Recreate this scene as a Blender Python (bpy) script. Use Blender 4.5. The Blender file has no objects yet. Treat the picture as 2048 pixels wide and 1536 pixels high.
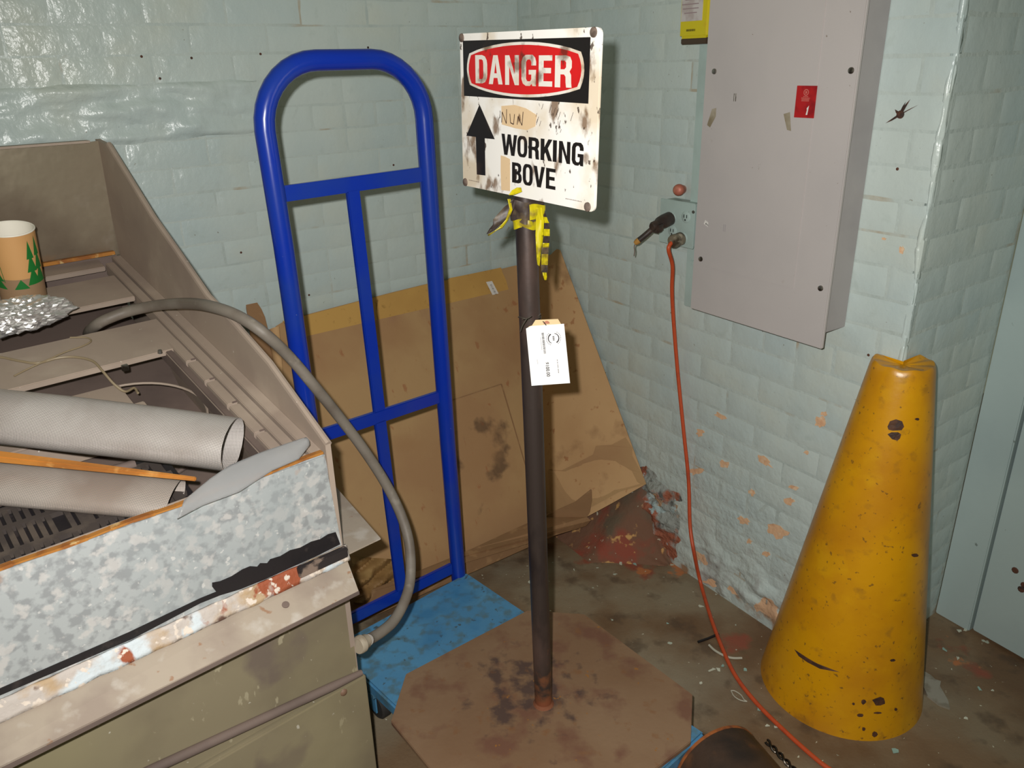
import bpy, bmesh, math, random
import numpy as np
from mathutils import Vector, Matrix, noise
from mathutils.geometry import tessellate_polygon

rnd = random.Random(7)
scene = bpy.context.scene
COL = scene.collection

# ------------------------------------------------------------------ camera, light, exposure
F_PX, PITCH, ROLL, CAM_H = 1575.0, math.radians(22.25), math.radians(1.5), 1.5
cp, sp, cr, sr = math.cos(PITCH), math.sin(PITCH), math.cos(ROLL), math.sin(ROLL)
FW = Vector((0, cp, -sp)); RT = Vector((1, 0, 0)); DN = Vector((0, -sp, -cp))
AX_R = cr * RT + sr * DN
AX_D = -sr * RT + cr * DN
CAM = Vector((0, 0, CAM_H))
cam_d = bpy.data.cameras.new('camera'); cam_o = bpy.data.objects.new('camera', cam_d); COL.objects.link(cam_o)
cam_d.sensor_width = 36.0; cam_d.lens = F_PX / 2048 * 36.0; cam_d.clip_start = 0.02
rot = Matrix((AX_R, -AX_D, -FW)).transposed()
cam_o.matrix_world = Matrix.Translation(CAM) @ rot.to_4x4()
scene.camera = cam_o

world = bpy.data.worlds.new('world'); scene.world = world; world.use_nodes = True
bg = world.node_tree.nodes['Background']
bg.inputs[0].default_value = (0.84, 0.86, 0.50, 1); bg.inputs[1].default_value = 0.125

# the photographer's flash, just up and to the left of the lens
fl = bpy.data.lights.new('camera_flash', 'SPOT'); fl.energy = 108.0; fl.shadow_soft_size = 0.011
fl.color = (1.0, 0.98, 0.95); fl.spot_size = math.radians(118); fl.spot_blend = 0.8
fo = bpy.data.objects.new('camera_flash', fl); COL.objects.link(fo)
fo.matrix_world = Matrix.Translation(CAM - AX_R * 0.042 - AX_D * 0.042) @ rot.to_4x4()

vs = scene.view_settings
scene.display_settings.display_device = 'sRGB'
vs.view_transform = 'Standard'; vs.look = 'None'; vs.exposure = 0.0; vs.gamma = 1.0; vs.use_curve_mapping = False

# ------------------------------------------------------------------ helpers
def srgb(r, g, b):
    f = lambda c: (c / 255 / 12.92) if c / 255 <= 0.04045 else ((c / 255 + 0.055) / 1.055) ** 2.4
    return (f(r), f(g), f(b), 1.0)

def ray(x, y):
    return AX_R * ((x - 1024) / F_PX) + AX_D * ((y - 768) / F_PX) + FW
def on_plane(x, y, p0, n):
    d = ray(x, y); n = Vector(n); return CAM + d * ((Vector(p0) - CAM).dot(n) / d.dot(n))
def on_z(x, y, z):
    return on_plane(x, y, (0, 0, z), (0, 0, 1))
def V(*a): return Vector(a)

def tag(o, label=None, cat=None, group=None, kind=None):
    if label: o['label'] = label
    if cat: o['category'] = cat
    if group: o['group'] = group
    if kind: o['kind'] = kind
    return o
def empty(name, loc, label, cat, group=None):
    o = bpy.data.objects.new(name, None); COL.objects.link(o); o.location = loc; o.empty_display_size = .05
    return tag(o, label, cat, group)

def root_loc(parent):
    v = Vector((0, 0, 0))
    while parent is not None:
        v += Vector(parent.location); parent = parent.parent
    return v

class MB:
    def __init__(self): self.v = []; self.f = []; self.uv = {}
    def add(self, vs_, fs):
        b = len(self.v); self.v += [Vector(p) for p in vs_]; self.f += [tuple(i + b for i in f) for f in fs]; return b
    def box(self, c, ax, hs):
        c = Vector(c); ax = [Vector(a).normalized() for a in ax]
        vs_ = [c + ax[0] * (sx * hs[0]) + ax[1] * (sy * hs[1]) + ax[2] * (sz * hs[2]) for sx in (-1, 1) for sy in (-1, 1) for sz in (-1, 1)]
        self.add(vs_, [(0, 1, 3, 2), (4, 6, 7, 5), (0, 4, 5, 1), (2, 3, 7, 6), (0, 2, 6, 4), (1, 5, 7, 3)])
    def bar(self, a, b, w, h, up=(0, 0, 1)):
        a = Vector(a); b = Vector(b); d = (b - a).normalized(); u = Vector(up); s = d.cross(u).normalized(); u = s.cross(d)
        self.box((a + b) / 2, (d, s, u), ((b - a).length / 2, w / 2, h / 2))
    def tube(self, pts, r, seg=14, caps=True):
        pts = [Vector(p) for p in pts]; n = len(pts)
        rr = r if isinstance(r, (list, tuple)) else [r] * n
        t0 = (pts[1] - pts[0]).normalized()
        nrm = t0.orthogonal().normalized(); rings = []
        for i in range(n):
            t = (pts[min(i + 1, n - 1)] - pts[max(i - 1, 0)]).normalized()
            nrm = (nrm - t * nrm.dot(t)).normalized(); bn = t.cross(nrm)
            rings.append(self.add([pts[i] + (nrm * math.cos(2 * math.pi * k / seg) + bn * math.sin(2 * math.pi * k / seg)) * rr[i] for k in range(seg)], []))
        for i in range(n - 1):
            a, b = rings[i], rings[i + 1]
            for k in range(seg):
                k2 = (k + 1) % seg; self.f.append((a + k, a + k2, b + k2, b + k))
        if caps:
            self.f.append(tuple(rings[0] + k for k in reversed(range(seg)))); self.f.append(tuple(rings[-1] + k for k in range(seg)))
    def lathe(self, c, prof, seg=40, axis=(0, 0, 1), cap0=True, cap1=True):
        # prof: (radius, height) list
        c = Vector(c); ax = Vector(axis).normalized(); e1 = ax.orthogonal().normalized(); e2 = ax.cross(e1); rings = []
        for r, h in prof:
            rings.append(self.add([c + ax * h + (e1 * math.cos(2 * math.pi * k / seg) + e2 * math.sin(2 * math.pi * k / seg)) * r for k in range(seg)], []))
        for i in range(len(prof) - 1):
            a, b = rings[i], rings[i + 1]
            for k in range(seg):
                k2 = (k + 1) % seg; self.f.append((a + k, a + k2, b + k2, b + k))
        if cap0: self.f.append(tuple(rings[0] + k for k in reversed(range(seg))))
        if cap1: self.f.append(tuple(rings[-1] + k for k in range(seg)))
    def grid(self, fn, nu, nv, thick=None):
        P = [[Vector(fn(i / nu, j / nv)) for j in range(nv + 1)] for i in range(nu + 1)]
        flat = [p for row in P for p in row]; w = nv + 1
        fs = [(i * w + j, (i + 1) * w + j, (i + 1) * w + j + 1, i * w + j + 1) for i in range(nu) for j in range(nv)]
        b = self.add(flat, fs)
        if thick is not None:
            tv = Vector(thick)
            b2 = self.add([p + tv for p in flat], [tuple(reversed(f)) for f in fs])
            edge = [i * w for i in range(nu + 1)] + [nu * w + j for j in range(1, nv + 1)] + [i * w + nv for i in range(nu - 1, -1, -1)] + [j for j in range(nv - 1, 0, -1)]
            for k in range(len(edge)):
                a, c = edge[k], edge[(k + 1) % len(edge)]
                self.f.append((b + c, b + a, b2 + a, b2 + c))
    def poly(self, loops, thick=None):
        # loops: outer and holes, lists of 3D points; thick: extrusion vector away from the front
        loops = [[Vector(p) for p in l] for l in loops]
        tris = tessellate_polygon(loops); flat = [p for l in loops for p in l]
        b = self.add(flat, [tuple(t) for t in tris])
        if thick is not None:
            tv = Vector(thick); b2 = self.add([p + tv for p in flat], [tuple(reversed(t)) for t in tris]); k0 = 0
            for l in loops:
                m = len(l)
                for k in range(m):
                    a, c = k0 + k, k0 + (k + 1) % m
                    self.f.append((b + a, b + c, b2 + c, b2 + a))
                k0 += m
    def build(self, name, mat, parent=None, smooth=False, origin=None, bevel=0, fix=True, angle=40):
        if parent is not None: o0 = root_loc(parent)
        else: o0 = Vector(origin) if origin is not None else Vector((0, 0, 0))
        me = bpy.data.meshes.new(name)
        me.from_pydata([tuple(p - o0) for p in self.v], [], self.f)
        if fix or bevel:
            bm = bmesh.new(); bm.from_mesh(me)
            if fix: bmesh.ops.recalc_face_normals(bm, faces=bm.faces)
            if bevel:
                es = [e for e in bm.edges if e.is_manifold and e.calc_face_angle(0) > 0.6]
                bmesh.ops.bevel(bm, geom=es, offset=bevel, segments=2, affect='EDGES', clamp_overlap=True)
            bm.to_mesh(me); bm.free()
        me.materials.append(mat)
        if smooth:
            me.polygons.foreach_set('use_smooth', [True] * len(me.polygons))
            if angle:
                try: me.set_sharp_from_angle(angle=math.radians(angle))
                except Exception: pass
        o = bpy.data.objects.new(name, me); COL.objects.link(o)
        if parent is not None: o.parent = parent
        else: o.location = o0
        return o

def smooth_path(pts, n=8):
    pts = [Vector(p) for p in pts]; out = []
    P = [pts[0] * 2 - pts[1]] + pts + [pts[-1] * 2 - pts[-2]]
    for i in range(1, len(P) - 2):
        for k in range(n):
            t = k / n; a, b, c, d = P[i - 1], P[i], P[i + 1], P[i + 2]
            out.append(0.5 * ((2 * b) + (c - a) * t + (2 * a - 5 * b + 4 * c - d) * t * t + (3 * b - a - 3 * c + d) * t ** 3))
    out.append(pts[-1]); return out

# ------------------------------------------------------------------ materials
def NL(color, scale, lo, hi, detail=5, stretch=None, amt=1.0, z=None, pts=None, rough=None, dist=0.0, line=None, ntype='noise', metal=None):
    return dict(color=color, scale=scale, lo=lo, hi=hi, detail=detail, stretch=stretch, amt=amt, z=z, pts=pts, rough=rough, dist=dist, line=line, ntype=ntype, metal=metal)

def mat(name, base, rough=.5, metal=0.0, spec=.5, layers=(), bumps=(), coat=0.0, trans=None, frame=None):
    m = bpy.data.materials.new(name); m.use_nodes = True; nt = m.node_tree; N = nt.nodes; L = nt.links
    bs = N['Principled BSDF']
    bs.inputs['Metallic'].default_value = metal; bs.inputs['Specular IOR Level'].default_value = spec
    bs.inputs['Coat Weight'].default_value = coat
    if trans is not None:
        bs.inputs['Transmission Weight'].default_value = trans
    geo = N.new('ShaderNodeNewGeometry'); pos = geo.outputs['Position']
    col = N.new('ShaderNodeRGB'); col.outputs[0].default_value = base; cur = col.outputs[0]
    rv = N.new('ShaderNodeValue'); rv.outputs[0].default_value = rough; rcur = rv.outputs[0]
    mv = N.new('ShaderNodeValue'); mv.outputs[0].default_value = metal; mcur = mv.outputs[0]
    sep = N.new('ShaderNodeSeparateXYZ'); L.new(pos, sep.inputs[0])
    def mathn(op, a, b=None):
        n = N.new('ShaderNodeMath'); n.operation = op; n.use_clamp = False
        for i, x in enumerate((a, b)):
            if x is None: continue
            if isinstance(x, (int, float)): n.inputs[i].default_value = x
            else: L.new(x, n.inputs[i])
        return n.outputs[0]
    def mrange(val, lo, hi, a=0.0, b=1.0):
        n = N.new('ShaderNodeMapRange'); n.clamp = True
        L.new(val, n.inputs[0]); n.inputs[1].default_value = lo; n.inputs[2].default_value = hi; n.inputs[3].default_value = a; n.inputs[4].default_value = b
        return n.outputs[0]
    def coords(stretch, off=0):
        if stretch is None and not off and frame is None: return pos
        mp = N.new('ShaderNodeMapping'); mp.vector_type = 'POINT'
        if frame is not None:
            # rotate into the local frame first
            m0 = N.new('ShaderNodeMapping'); m0.inputs['Rotation'].default_value = (0, 0, -frame); L.new(pos, m0.inputs[0]); L.new(m0.outputs[0], mp.inputs[0])
        else: L.new(pos, mp.inputs[0])
        mp.inputs['Location'].default_value = (off * 1.7, off * .9, off * 2.3)
        if stretch is not None: mp.inputs['Scale'].default_value = stretch
        return mp.outputs[0]
    for i, ly in enumerate(layers):
        if ly['ntype'] == 'none':
            one = N.new('ShaderNodeValue'); one.outputs[0].default_value = 1.0; fac = one.outputs[0]
        elif ly['ntype'] == 'vor':
            tx = N.new('ShaderNodeTexVoronoi'); tx.inputs['Scale'].default_value = ly['scale']; L.new(coords(ly['stretch'], i + 1), tx.inputs['Vector'])
            fac = mrange(tx.outputs['Distance'], ly['lo'], ly['hi'])
        else:
            tx = N.new('ShaderNodeTexNoise'); tx.inputs['Scale'].default_value = ly['scale']; tx.inputs['Detail'].default_value = ly['detail']
            tx.inputs['Distortion'].default_value = ly['dist']
            L.new(coords(ly['stretch'], i + 1), tx.inputs['Vector'])
            nf = tx.outputs['Fac']
            if ly['pts'] or ly['z']:
                # shift the noise threshold by the masks so patches stay crisp
                mk = None
                if ly['pts']:
                    for (p, r0, r1) in ly['pts']:
                        vd = N.new('ShaderNodeVectorMath'); vd.operation = 'DISTANCE'; L.new(pos, vd.inputs[0]); vd.inputs[1].default_value = p
                        k = mrange(vd.outputs['Value'], r0, r1, 1.0, 0.0)
                        mk = k if mk is None else mathn('MAXIMUM', mk, k)
                if ly['z']:
                    k = mrange(sep.outputs[2], ly['z'][0], ly['z'][1])
                    mk = k if mk is None else mathn('MULTIPLY', mk, k)
                nf = mathn('SUBTRACT', nf, mathn('MULTIPLY', mathn('SUBTRACT', 1.0, mk), 0.5))
            fac = mrange(nf, ly['lo'], ly['hi'])
        if ly['amt'] != 1.0: fac = mathn('MULTIPLY', fac, ly['amt'])
        mx = N.new('ShaderNodeMix'); mx.data_type = 'RGBA'; L.new(fac, mx.inputs[0]); L.new(cur, mx.inputs[6]); mx.inputs[7].default_value = ly['color']; cur = mx.outputs[2]
        for key, c0 in (('rough', 'r'), ('metal', 'm')):
            if ly[key] is not None:
                mf = N.new('ShaderNodeMix'); mf.data_type = 'FLOAT'; L.new(fac, mf.inputs[0]); L.new(rcur if c0 == 'r' else mcur, mf.inputs[2]); mf.inputs[3].default_value = ly[key]
                if c0 == 'r': rcur = mf.outputs[0]
                else: mcur = mf.outputs[0]
    L.new(cur, bs.inputs['Base Color']); L.new(rcur, bs.inputs['Roughness']); L.new(mcur, bs.inputs['Metallic'])
    prev = None
    for j, b_ in enumerate(bumps):
        sc, st, d = b_[:3]; stretch = b_[3] if len(b_) > 3 else None
        tx = N.new('ShaderNodeTexNoise'); tx.inputs['Scale'].default_value = sc; tx.inputs['Detail'].default_value = 4; L.new(coords(stretch, 20 + j), tx.inputs['Vector'])
        h = tx.outputs['Fac']
        if len(b_) > 4 and b_[4]:
            p, r0, r1 = b_[4]
            vd = N.new('ShaderNodeVectorMath'); vd.operation = 'DISTANCE'; L.new(pos, vd.inputs[0]); vd.inputs[1].default_value = p
            h = mathn('MULTIPLY', h, mrange(vd.outputs['Value'], r0, r1, 1.0, 0.12))
        bp = N.new('ShaderNodeBump'); bp.inputs['Strength'].default_value = st; bp.inputs['Distance'].default_value = d
        L.new(h, bp.inputs['Height'])
        if prev is not None: L.new(prev, bp.inputs['Normal'])
        prev = bp.outputs[0]
    if prev is not None: L.new(prev, bs.inputs['Normal'])
    return m

# ------------------------------------------------------------------ room frame
C0 = V(.049, 2.808, 0)                                  # inner corner on the floor
E0 = V(.844, 1.583, 0)                                  # outer corner of the pillar
dR = (E0 - C0).normalized(); nR = V(dR.y, -dR.x, 0); nR = nR if nR.y < 0 else -nR
aL = math.radians(37.4); dL = V(-math.cos(aL), -math.sin(aL), 0); nL = V(math.sin(aL), -math.cos(aL), 0)
J0 = V(1.203, 1.841, 0); dP = (J0 - E0).normalized(); nP = V(dP.y, -dP.x, 0)
dD = V(math.cos(math.radians(-59.5)), math.sin(math.radians(-59.5)), 0); nD_ = V(dD.y, -dD.x, 0)
WALL_R_LEN = (E0 - C0).length; WALL_P_LEN = (J0 - E0).length
Zv = V(0, 0, 1)
TOPZ = 2.35

crn = tuple(C0 + dR * .66 + Zv * .06)
lft = tuple(C0 + dL * 1.35 + Zv * 1.55)
M_PAINT = mat('pale_teal_paint', srgb(192, 203, 198), .30, spec=.5,
    layers=[NL(srgb(178, 194, 194), 3.2, .40, .66, amt=.7), NL(srgb(196, 200, 186), 5.0, .52, .72, amt=.5),
            NL(srgb(172, 184, 178), 26, .62, .72, amt=.35),
            NL(srgb(120, 112, 92), 85, .735, .755, amt=.8),
            NL(srgb(160, 160, 156), 16, .50, .62, detail=8, amt=.7, z=(.62, .1)),
            NL(srgb(212, 172, 136), 9.5, .60, .62, detail=7, z=(.62, .05), rough=.9, dist=.3),
            NL(srgb(160, 98, 74), 11, .58, .62, detail=8, pts=[(crn, .12, .34)], rough=.9),
            NL(srgb(128, 118, 104), 13, .47, .57, detail=8, z=(.17, .0), rough=.85)],
    bumps=[(8, .30, .008), (24, .35, .0035), (110, .25, .0014), (30, .8, .010, (1, 1, .8), (lft, .05, .62)), (55, .8, .006, None, (tuple(C0 + dR * .95), .30, .62))])
M_JOINT = mat('painted_mortar', srgb(186, 197, 192), .36,
    layers=[NL(srgb(170, 150, 120), 6, .60, .68, amt=.7), NL(srgb(172, 184, 180), 11, .50, .66, amt=.7),
            NL(srgb(150, 120, 92), 12, .5, .62, z=(.5, .05), rough=.9)],
    bumps=[(60, .6, .004)])
M_CRUMB = mat('crumbled_mortar', srgb(150, 154, 148), .8,
    layers=[NL(srgb(156, 92, 68), 13, .50, .58, detail=8), NL(srgb(186, 150, 116), 17, .58, .62), NL(srgb(96, 96, 92), 22, .58, .66), NL(srgb(168, 186, 186), 20, .60, .64)],
    bumps=[(45, 1.0, .012), (120, .6, .004)])
M_FLOOR = mat('stained_concrete', srgb(124, 100, 74), .6,
    layers=[NL(srgb(136, 124, 102), 2.6, .46, .64), NL(srgb(104, 78, 54), 4.2, .46, .64, amt=.85), NL(srgb(146, 138, 118), 1.9, .54, .68, amt=.7),
            NL(srgb(76, 60, 46), 14, .56, .68, amt=.6),
            NL(srgb(140, 78, 58), 9, .50, .60, detail=8, pts=[(tuple(C0 + dR * .75 + nR * .12), .08, .30), (tuple(J0 + V(-.03, -.16, 0)), .05, .22), (tuple(C0 + dR * 1.2 + nR * .1), .02, .16)]),
            NL(srgb(176, 112, 70), 16, .56, .62, pts=[(tuple(C0 + dR * .82 + nR * .05), .08, .26), (tuple(J0 + V(-.03, -.16, 0)), .05, .2)]),
            NL(srgb(206, 204, 182), 70, .70, .72, amt=.9), NL(srgb(186, 196, 180), 28, .715, .735, amt=.9)],
    bumps=[(30, .35, .004), (140, .35, .002)])

# ------------------------------------------------------------------ brick walls
def brick_mesh(w, h, seed):
    r = random.Random(seed); nx, nz = 5, 2; ins = .0036; v = []; f = []
    for i in range(nx + 1):
        for j in range(nz + 1):
            x = -w / 2 + ins + (w - 2 * ins) * i / nx; z = -h / 2 + ins + (h - 2 * ins) * j / nz
            v.append((x + r.uniform(-.002, .002), r.uniform(-.0003, .0003), z + r.uniform(-.0012, .0012)))
    W = nz + 1
    for i in range(nx):
        for j in range(nz): f.append((i * W + j, (i + 1) * W + j, (i + 1) * W + j + 1, i * W + j + 1))
    edge = [i * W for i in range(nx + 1)] + [nx * W + j for j in range(1, nz + 1)] + [i * W + nz for i in range(nx - 1, -1, -1)] + [j for j in range(nz - 1, 0, -1)]
    base = len(v)
    for k in edge:
        x, y, z = v[k]; v.append((max(-w / 2, min(w / 2, x + math.copysign(.0036, x) if abs(x) > w / 2 - .008 else x)), 0.0007, max(-h / 2, min(h / 2, z + math.copysign(.0036, z) if abs(z) > h / 2 - .008 else z))))
    for k in range(len(edge)):
        a, b = edge[k], edge[(k + 1) % len(edge)]; c, d = base + k, base + (k + 1) % len(edge)
        f.append((a, c, d, b))
    me = bpy.data.meshes.new('brick'); me.from_pydata(v, [], f)
    bm = bmesh.new(); bm.from_mesh(me); bmesh.ops.recalc_face_normals(bm, faces=bm.faces)
    if sum(fc.normal.y for fc in bm.faces) > 0: bmesh.ops.reverse_faces(bm, faces=bm.faces)
    bm.to_mesh(me); bm.free()
    me.materials.append(M_PAINT); me.polygons.foreach_set('use_smooth', [True] * len(me.polygons))
    return me
BL, BH = .203, .0665
FULL = [brick_mesh(BL - .0020, BH - .0005, s) for s in range(14)]
CUT = {}
def cut_mesh(w, s):
    k = (round(w, 2), s % 4)
    if k not in CUT: CUT[k] = brick_mesh(max(k[0] - .0020, .012), BH - .0005, 100 + len(CUT))
    return CUT[k]

def brick_wall(name, label, P0, d, n, length, course, phase, shift, back, skip=None, zcut=1.80, s_in=0.0, e_in=0.0):
    mb = MB()                                             # backing slab, face = mortar plane
    a = P0 + d * s_in - n * .0003; b = P0 + d * (length - e_in) - n * .0003
    mb.add([a, b, b + Zv * TOPZ, a + Zv * TOPZ, a - n * back, b - n * back, b - n * back + Zv * TOPZ, a - n * back + Zv * TOPZ],
           [(0, 1, 2, 3), (5, 4, 7, 6), (3, 2, 6, 7), (1, 0, 4, 5), (0, 3, 7, 4), (2, 1, 5, 6)])
    w = mb.build(name, M_JOINT); tag(w, label, 'wall', kind='structure')
    k0 = math.floor((0 - phase) / course); k = k0; placed = 0
    ang = math.atan2(d.y, d.x)
    if d.cross(Zv).dot(n) < 0: pass
    ex = d if abs((-d.cross(Zv)).dot(n) + 1) < .3 else d
    # local x along the wall so that local -y is the outward normal
    ux = V(-n.y, n.x, 0)
    R = Matrix((ux, -n, Zv)).transposed().to_4x4()
    upper = MB()
    while True:
        zc = phase + (k + .5) * course
        if zc - BH / 2 > TOPZ: break
        if zc - BH / 2 < -.03: k += 1; continue
        s = -((k % 2) * .5 + shift) * BL
        if k % 7 == 3: step = BL / 2
        else: step = BL
        while s < length - .004:
            lo = max(s, 0); hi = min(s + step, length)
            if hi - lo > .018:
                c = P0 + d * ((lo + hi) / 2) + Zv * zc
                if not (skip and skip((lo + hi) / 2, zc)):
                    if zc < zcut:
                        me = rnd.choice(FULL) if abs(hi - lo - BL) < .004 else cut_mesh(hi - lo, rnd.randrange(9))
                        o = bpy.data.objects.new('brick', me); COL.objects.link(o); o.parent = w
                        jit = rnd.uniform(-.0001, .0003)
                        o.matrix_local = Matrix.Translation(c + n * jit + Zv * rnd.uniform(-.0008, .0008)) @ R @ Matrix.Rotation(rnd.uniform(-.005, .005), 4, 'Y')
                        placed += 1
                    else:
                        upper.box(c - n * .001, (d, n, Zv), ((hi - lo) / 2 - .004, .0016, BH / 2 - .003))
            s += step
        k += 1
    if upper.v:
        u = upper.build('upper_bricks', M_PAINT, w); u['kind'] = 'stuff'
    return w
W_L = brick_wall('wall_left', 'pale teal painted brick wall behind the blue handle, rough near its left end', C0, dL, nL, 2.35, .0680, 1.605, .31, .12,
                 skip=lambda u, z: (u > 1.7) or (z < .55 and u > 1.5))
W_M = brick_wall('wall_middle', 'teal painted brick wall carrying the grey panel, peeling near the floor', C0, dR, nR, WALL_R_LEN, .0694, 1.561, .12, .10, e_in=.012)
W_R = brick_wall('wall_right', 'shaded side of the brick pillar beside the door frame', E0, dP, nP, WALL_P_LEN, .0694, 1.561, .38, .06, s_in=.014)

mb = MB()
def bead(s_, t_):
    a_ = 2 * math.pi * s_; z_ = TOPZ * t_; r_ = .0072 + .0050 * noise.fractal(Vector((math.cos(a_), math.sin(a_), z_ * 11)), 1, 2, 4) - (.0025 * (math.sin(z_ * 2 * math.pi / .0694) > .97))
    return E0 + (nR + nP).normalized() * -.0088 + V(math.cos(a_) * r_, math.sin(a_) * r_, z_)
mb.grid(bead, 14, 420); mb.build('corner_bead', M_PAINT, W_M, smooth=True, fix=True, angle=None)
# bare peach patches where the paint has flaked off
M_BARE = mat('bare_peach_plaster', srgb(220, 178, 140), .9, layers=[NL(srgb(200, 146, 108), 26, .54, .66, amt=.6), NL(srgb(226, 200, 168), 40, .58, .66, amt=.7)], bumps=[(60, .8, .004)])
for i_, (x_, y_, rx_, ry_, an_) in enumerate(((1440, 832, 14, 6, .6), (1640, 845, 13, 12, 1.2), (1400, 865, 8, 9, 0), (1448, 928, 10, 8, .5), (1528, 922, 20, 7, .7), (1392, 943, 8, 15, 1.5), (1578, 1002, 9, 11, 1.2), (1488, 1042, 14, 8, .5), (1553, 1064, 27, 13, .3), (1503, 985, 8, 6, .8), (1533, 1108, 9, 6, 0), (1586, 975, 12, 5, .3), (1498, 1083, 6, 5, 0), (1612, 905, 7, 4, .4), (1648, 828, 7, 5, .2), (1803, 500, 6, 9, .2), (1768, 478, 5, 3, .2), (1418, 1160, 22, 10, .5), (1466, 1180, 16, 7, .5))):
    r_ = random.Random(50 + i_); pts_ = []
    for k_ in range(13):
        a_ = 2 * math.pi * k_ / 13; m_ = r_.uniform(.5, 1.15); dx_, dy_ = rx_ * math.cos(a_) * m_, ry_ * math.sin(a_) * m_
        pts_.append(on_plane(x_ + dx_ * math.cos(an_) - dy_ * math.sin(an_), y_ + dx_ * math.sin(an_) + dy_ * math.cos(an_), C0 + nR * .0022, nR))
    mb = MB(); mb.poly([pts_], thick=nR * -.0016); mb.build('bare_patch', M_BARE, W_M)
# wavy broken plaster on the left wall above the metal unit
def patch(P0, d, n, u0, u1, z0, z1, amp, nu, nv, seed, off=.004, edge=.25, sc=9):
    mb = MB()
    def fn(s, t):
        u = u0 + (u1 - u0) * s; z = z0 + (z1 - z0) * t
        e = min(1, min(s, 1 - s) / edge, min(t, 1 - t) / edge)
        h = noise.fractal(Vector((u * sc, z * sc * 2.2, seed)), 1.0, 2.0, 4)
        ju = noise.noise(Vector((u * 14, z * 14, seed + 5))) * .012 * (1 if min(s, 1 - s, t, 1 - t) < .02 else 0)
        return P0 + d * (u + ju) + Zv * (z + ju) + n * (-.002 + e * (off + amp * (.5 + h)))
    mb.grid(fn, nu, nv); return mb
uL = lambda x, y: (on_plane(x, y, C0, nL) - C0)
p_a = uL(306, 170); p_b = uL(310, 285)
patch(C0, dL, nL, .872, 1.62, 1.335, 1.476, .014, 70, 22, 3.1, off=.001, edge=.10, sc=8).build('plaster_patch', M_PAINT, W_L, smooth=True, fix=False, angle=None)
patch(C0, dR, nR, .50, .86, -.01, .30, .030, 60, 50, 8.4, off=.002, edge=.3, sc=10).build('crumbled_patch', M_CRUMB, W_M, smooth=True, fix=False, angle=None)
patch(C0, dR, nR, .78, 1.42, -.01, .20, .016, 80, 26, 2.2, off=.0, edge=.4, sc=11).build('lumpy_base_coat', M_PAINT, W_M, smooth=True, fix=False, angle=None)

# small nails and holes in the paint
M_RUST = mat('dark_rust', srgb(86, 52, 36), .85, layers=[NL(srgb(54, 38, 32), 60, .45, .6)], bumps=[(120, .5, .002)])
for (x, y, r) in ((1801, 229, .0085),):
    q = on_plane(x, y, C0, nR); mb = MB(); mb.lathe(q - nR * .001, [(r, 0), (r * .9, .003), (r * .55, .0038)], 14, nR); mb.build('anchor_hole', M_RUST, W_M)
    mb = MB()
    for a_, ln, w_ in ((2.5, .016, .004), (1.05, .034, .0035), (3.7, .034, .0028), (.5, .040, .0012), (1.25, .026, .003)):
        dv = dR * math.cos(a_) + Zv * math.sin(a_); sv = dR * -math.sin(a_) + Zv * math.cos(a_); o_ = q + nR * .0018
        mb.poly([[o_ + sv * w_, o_ + dv * ln * .6 + sv * w_ * .8, o_ + dv * ln, o_ + dv * ln * .5 - sv * w_ * .5, o_ - sv * w_]])
    mb.build('rust_splatter', M_RUST, W_M)
for (x, y, w) in ((283, 113, W_L), (383, 116, W_L), (521, 108, W_L), (320, 157, W_L), (482, 505, W_L), (618, 590, W_L), (787, 330, W_L), (736, 95, W_L), (1795, 338, W_M), (1737, 710, W_M)):
    nn_, cc_ = (nL, C0) if w is W_L else (nR, C0)
    q = on_plane(x, y, cc_, nn_); mb = MB(); mb.lathe(q - nn_ * .001, [(.0034, 0), (.0031, .002), (.0014, .003)], 10, nn_); mb.build('nail_head', M_RUST, w, smooth=True)

# floor
mb = MB(); mb.grid(lambda s, t: V(-2.6 + 5.2 * s, -.8 + 4.2 * t, 0), 40, 32)
fl_o = mb.build('floor', M_FLOOR, fix=False); tag(fl_o, 'stained brown concrete floor with red paint traces', 'floor', kind='structure')
# sloped mortar fillet where floor meets the corner
M_FIL = mat('red_stained_mortar', srgb(116, 82, 62), .85, layers=[NL(srgb(142, 66, 48), 9, .50, .62, detail=7, amt=.85), NL(srgb(104, 88, 70), 6, .48, .62), NL(srgb(196, 150, 92), 26, .60, .66), NL(srgb(190, 186, 164), 44, .68, .71)], bumps=[(40, .6, .006)])
mb = MB()
def fil(s, t):
    u = .03 + .82 * s
    e = min(1, max(0, (.84 - u) / .17)); hgt = .225 * e * e * (3 - 2 * e); out = .02 + .20 * e
    h = noise.fractal(Vector((u * 12, t * 3, 4.4)), 1, 2, 4) * .010 * e
    return C0 + dR * (u + .012 * noise.noise(Vector((u * 9, t * 5, 2)))) + nR * (.001 + out * t) + Zv * (max(hgt * (1 - t) ** 1.5 + h * (1 - abs(2 * t - 1)), -.002) - .002)
mb.grid(fil, 40, 12); o = mb.build('trim_1', M_FIL, smooth=True, fix=False, angle=None); tag(o, 'rough red stained mortar fillet between floor and middle wall corner', 'mortar fillet', kind='structure')

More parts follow.
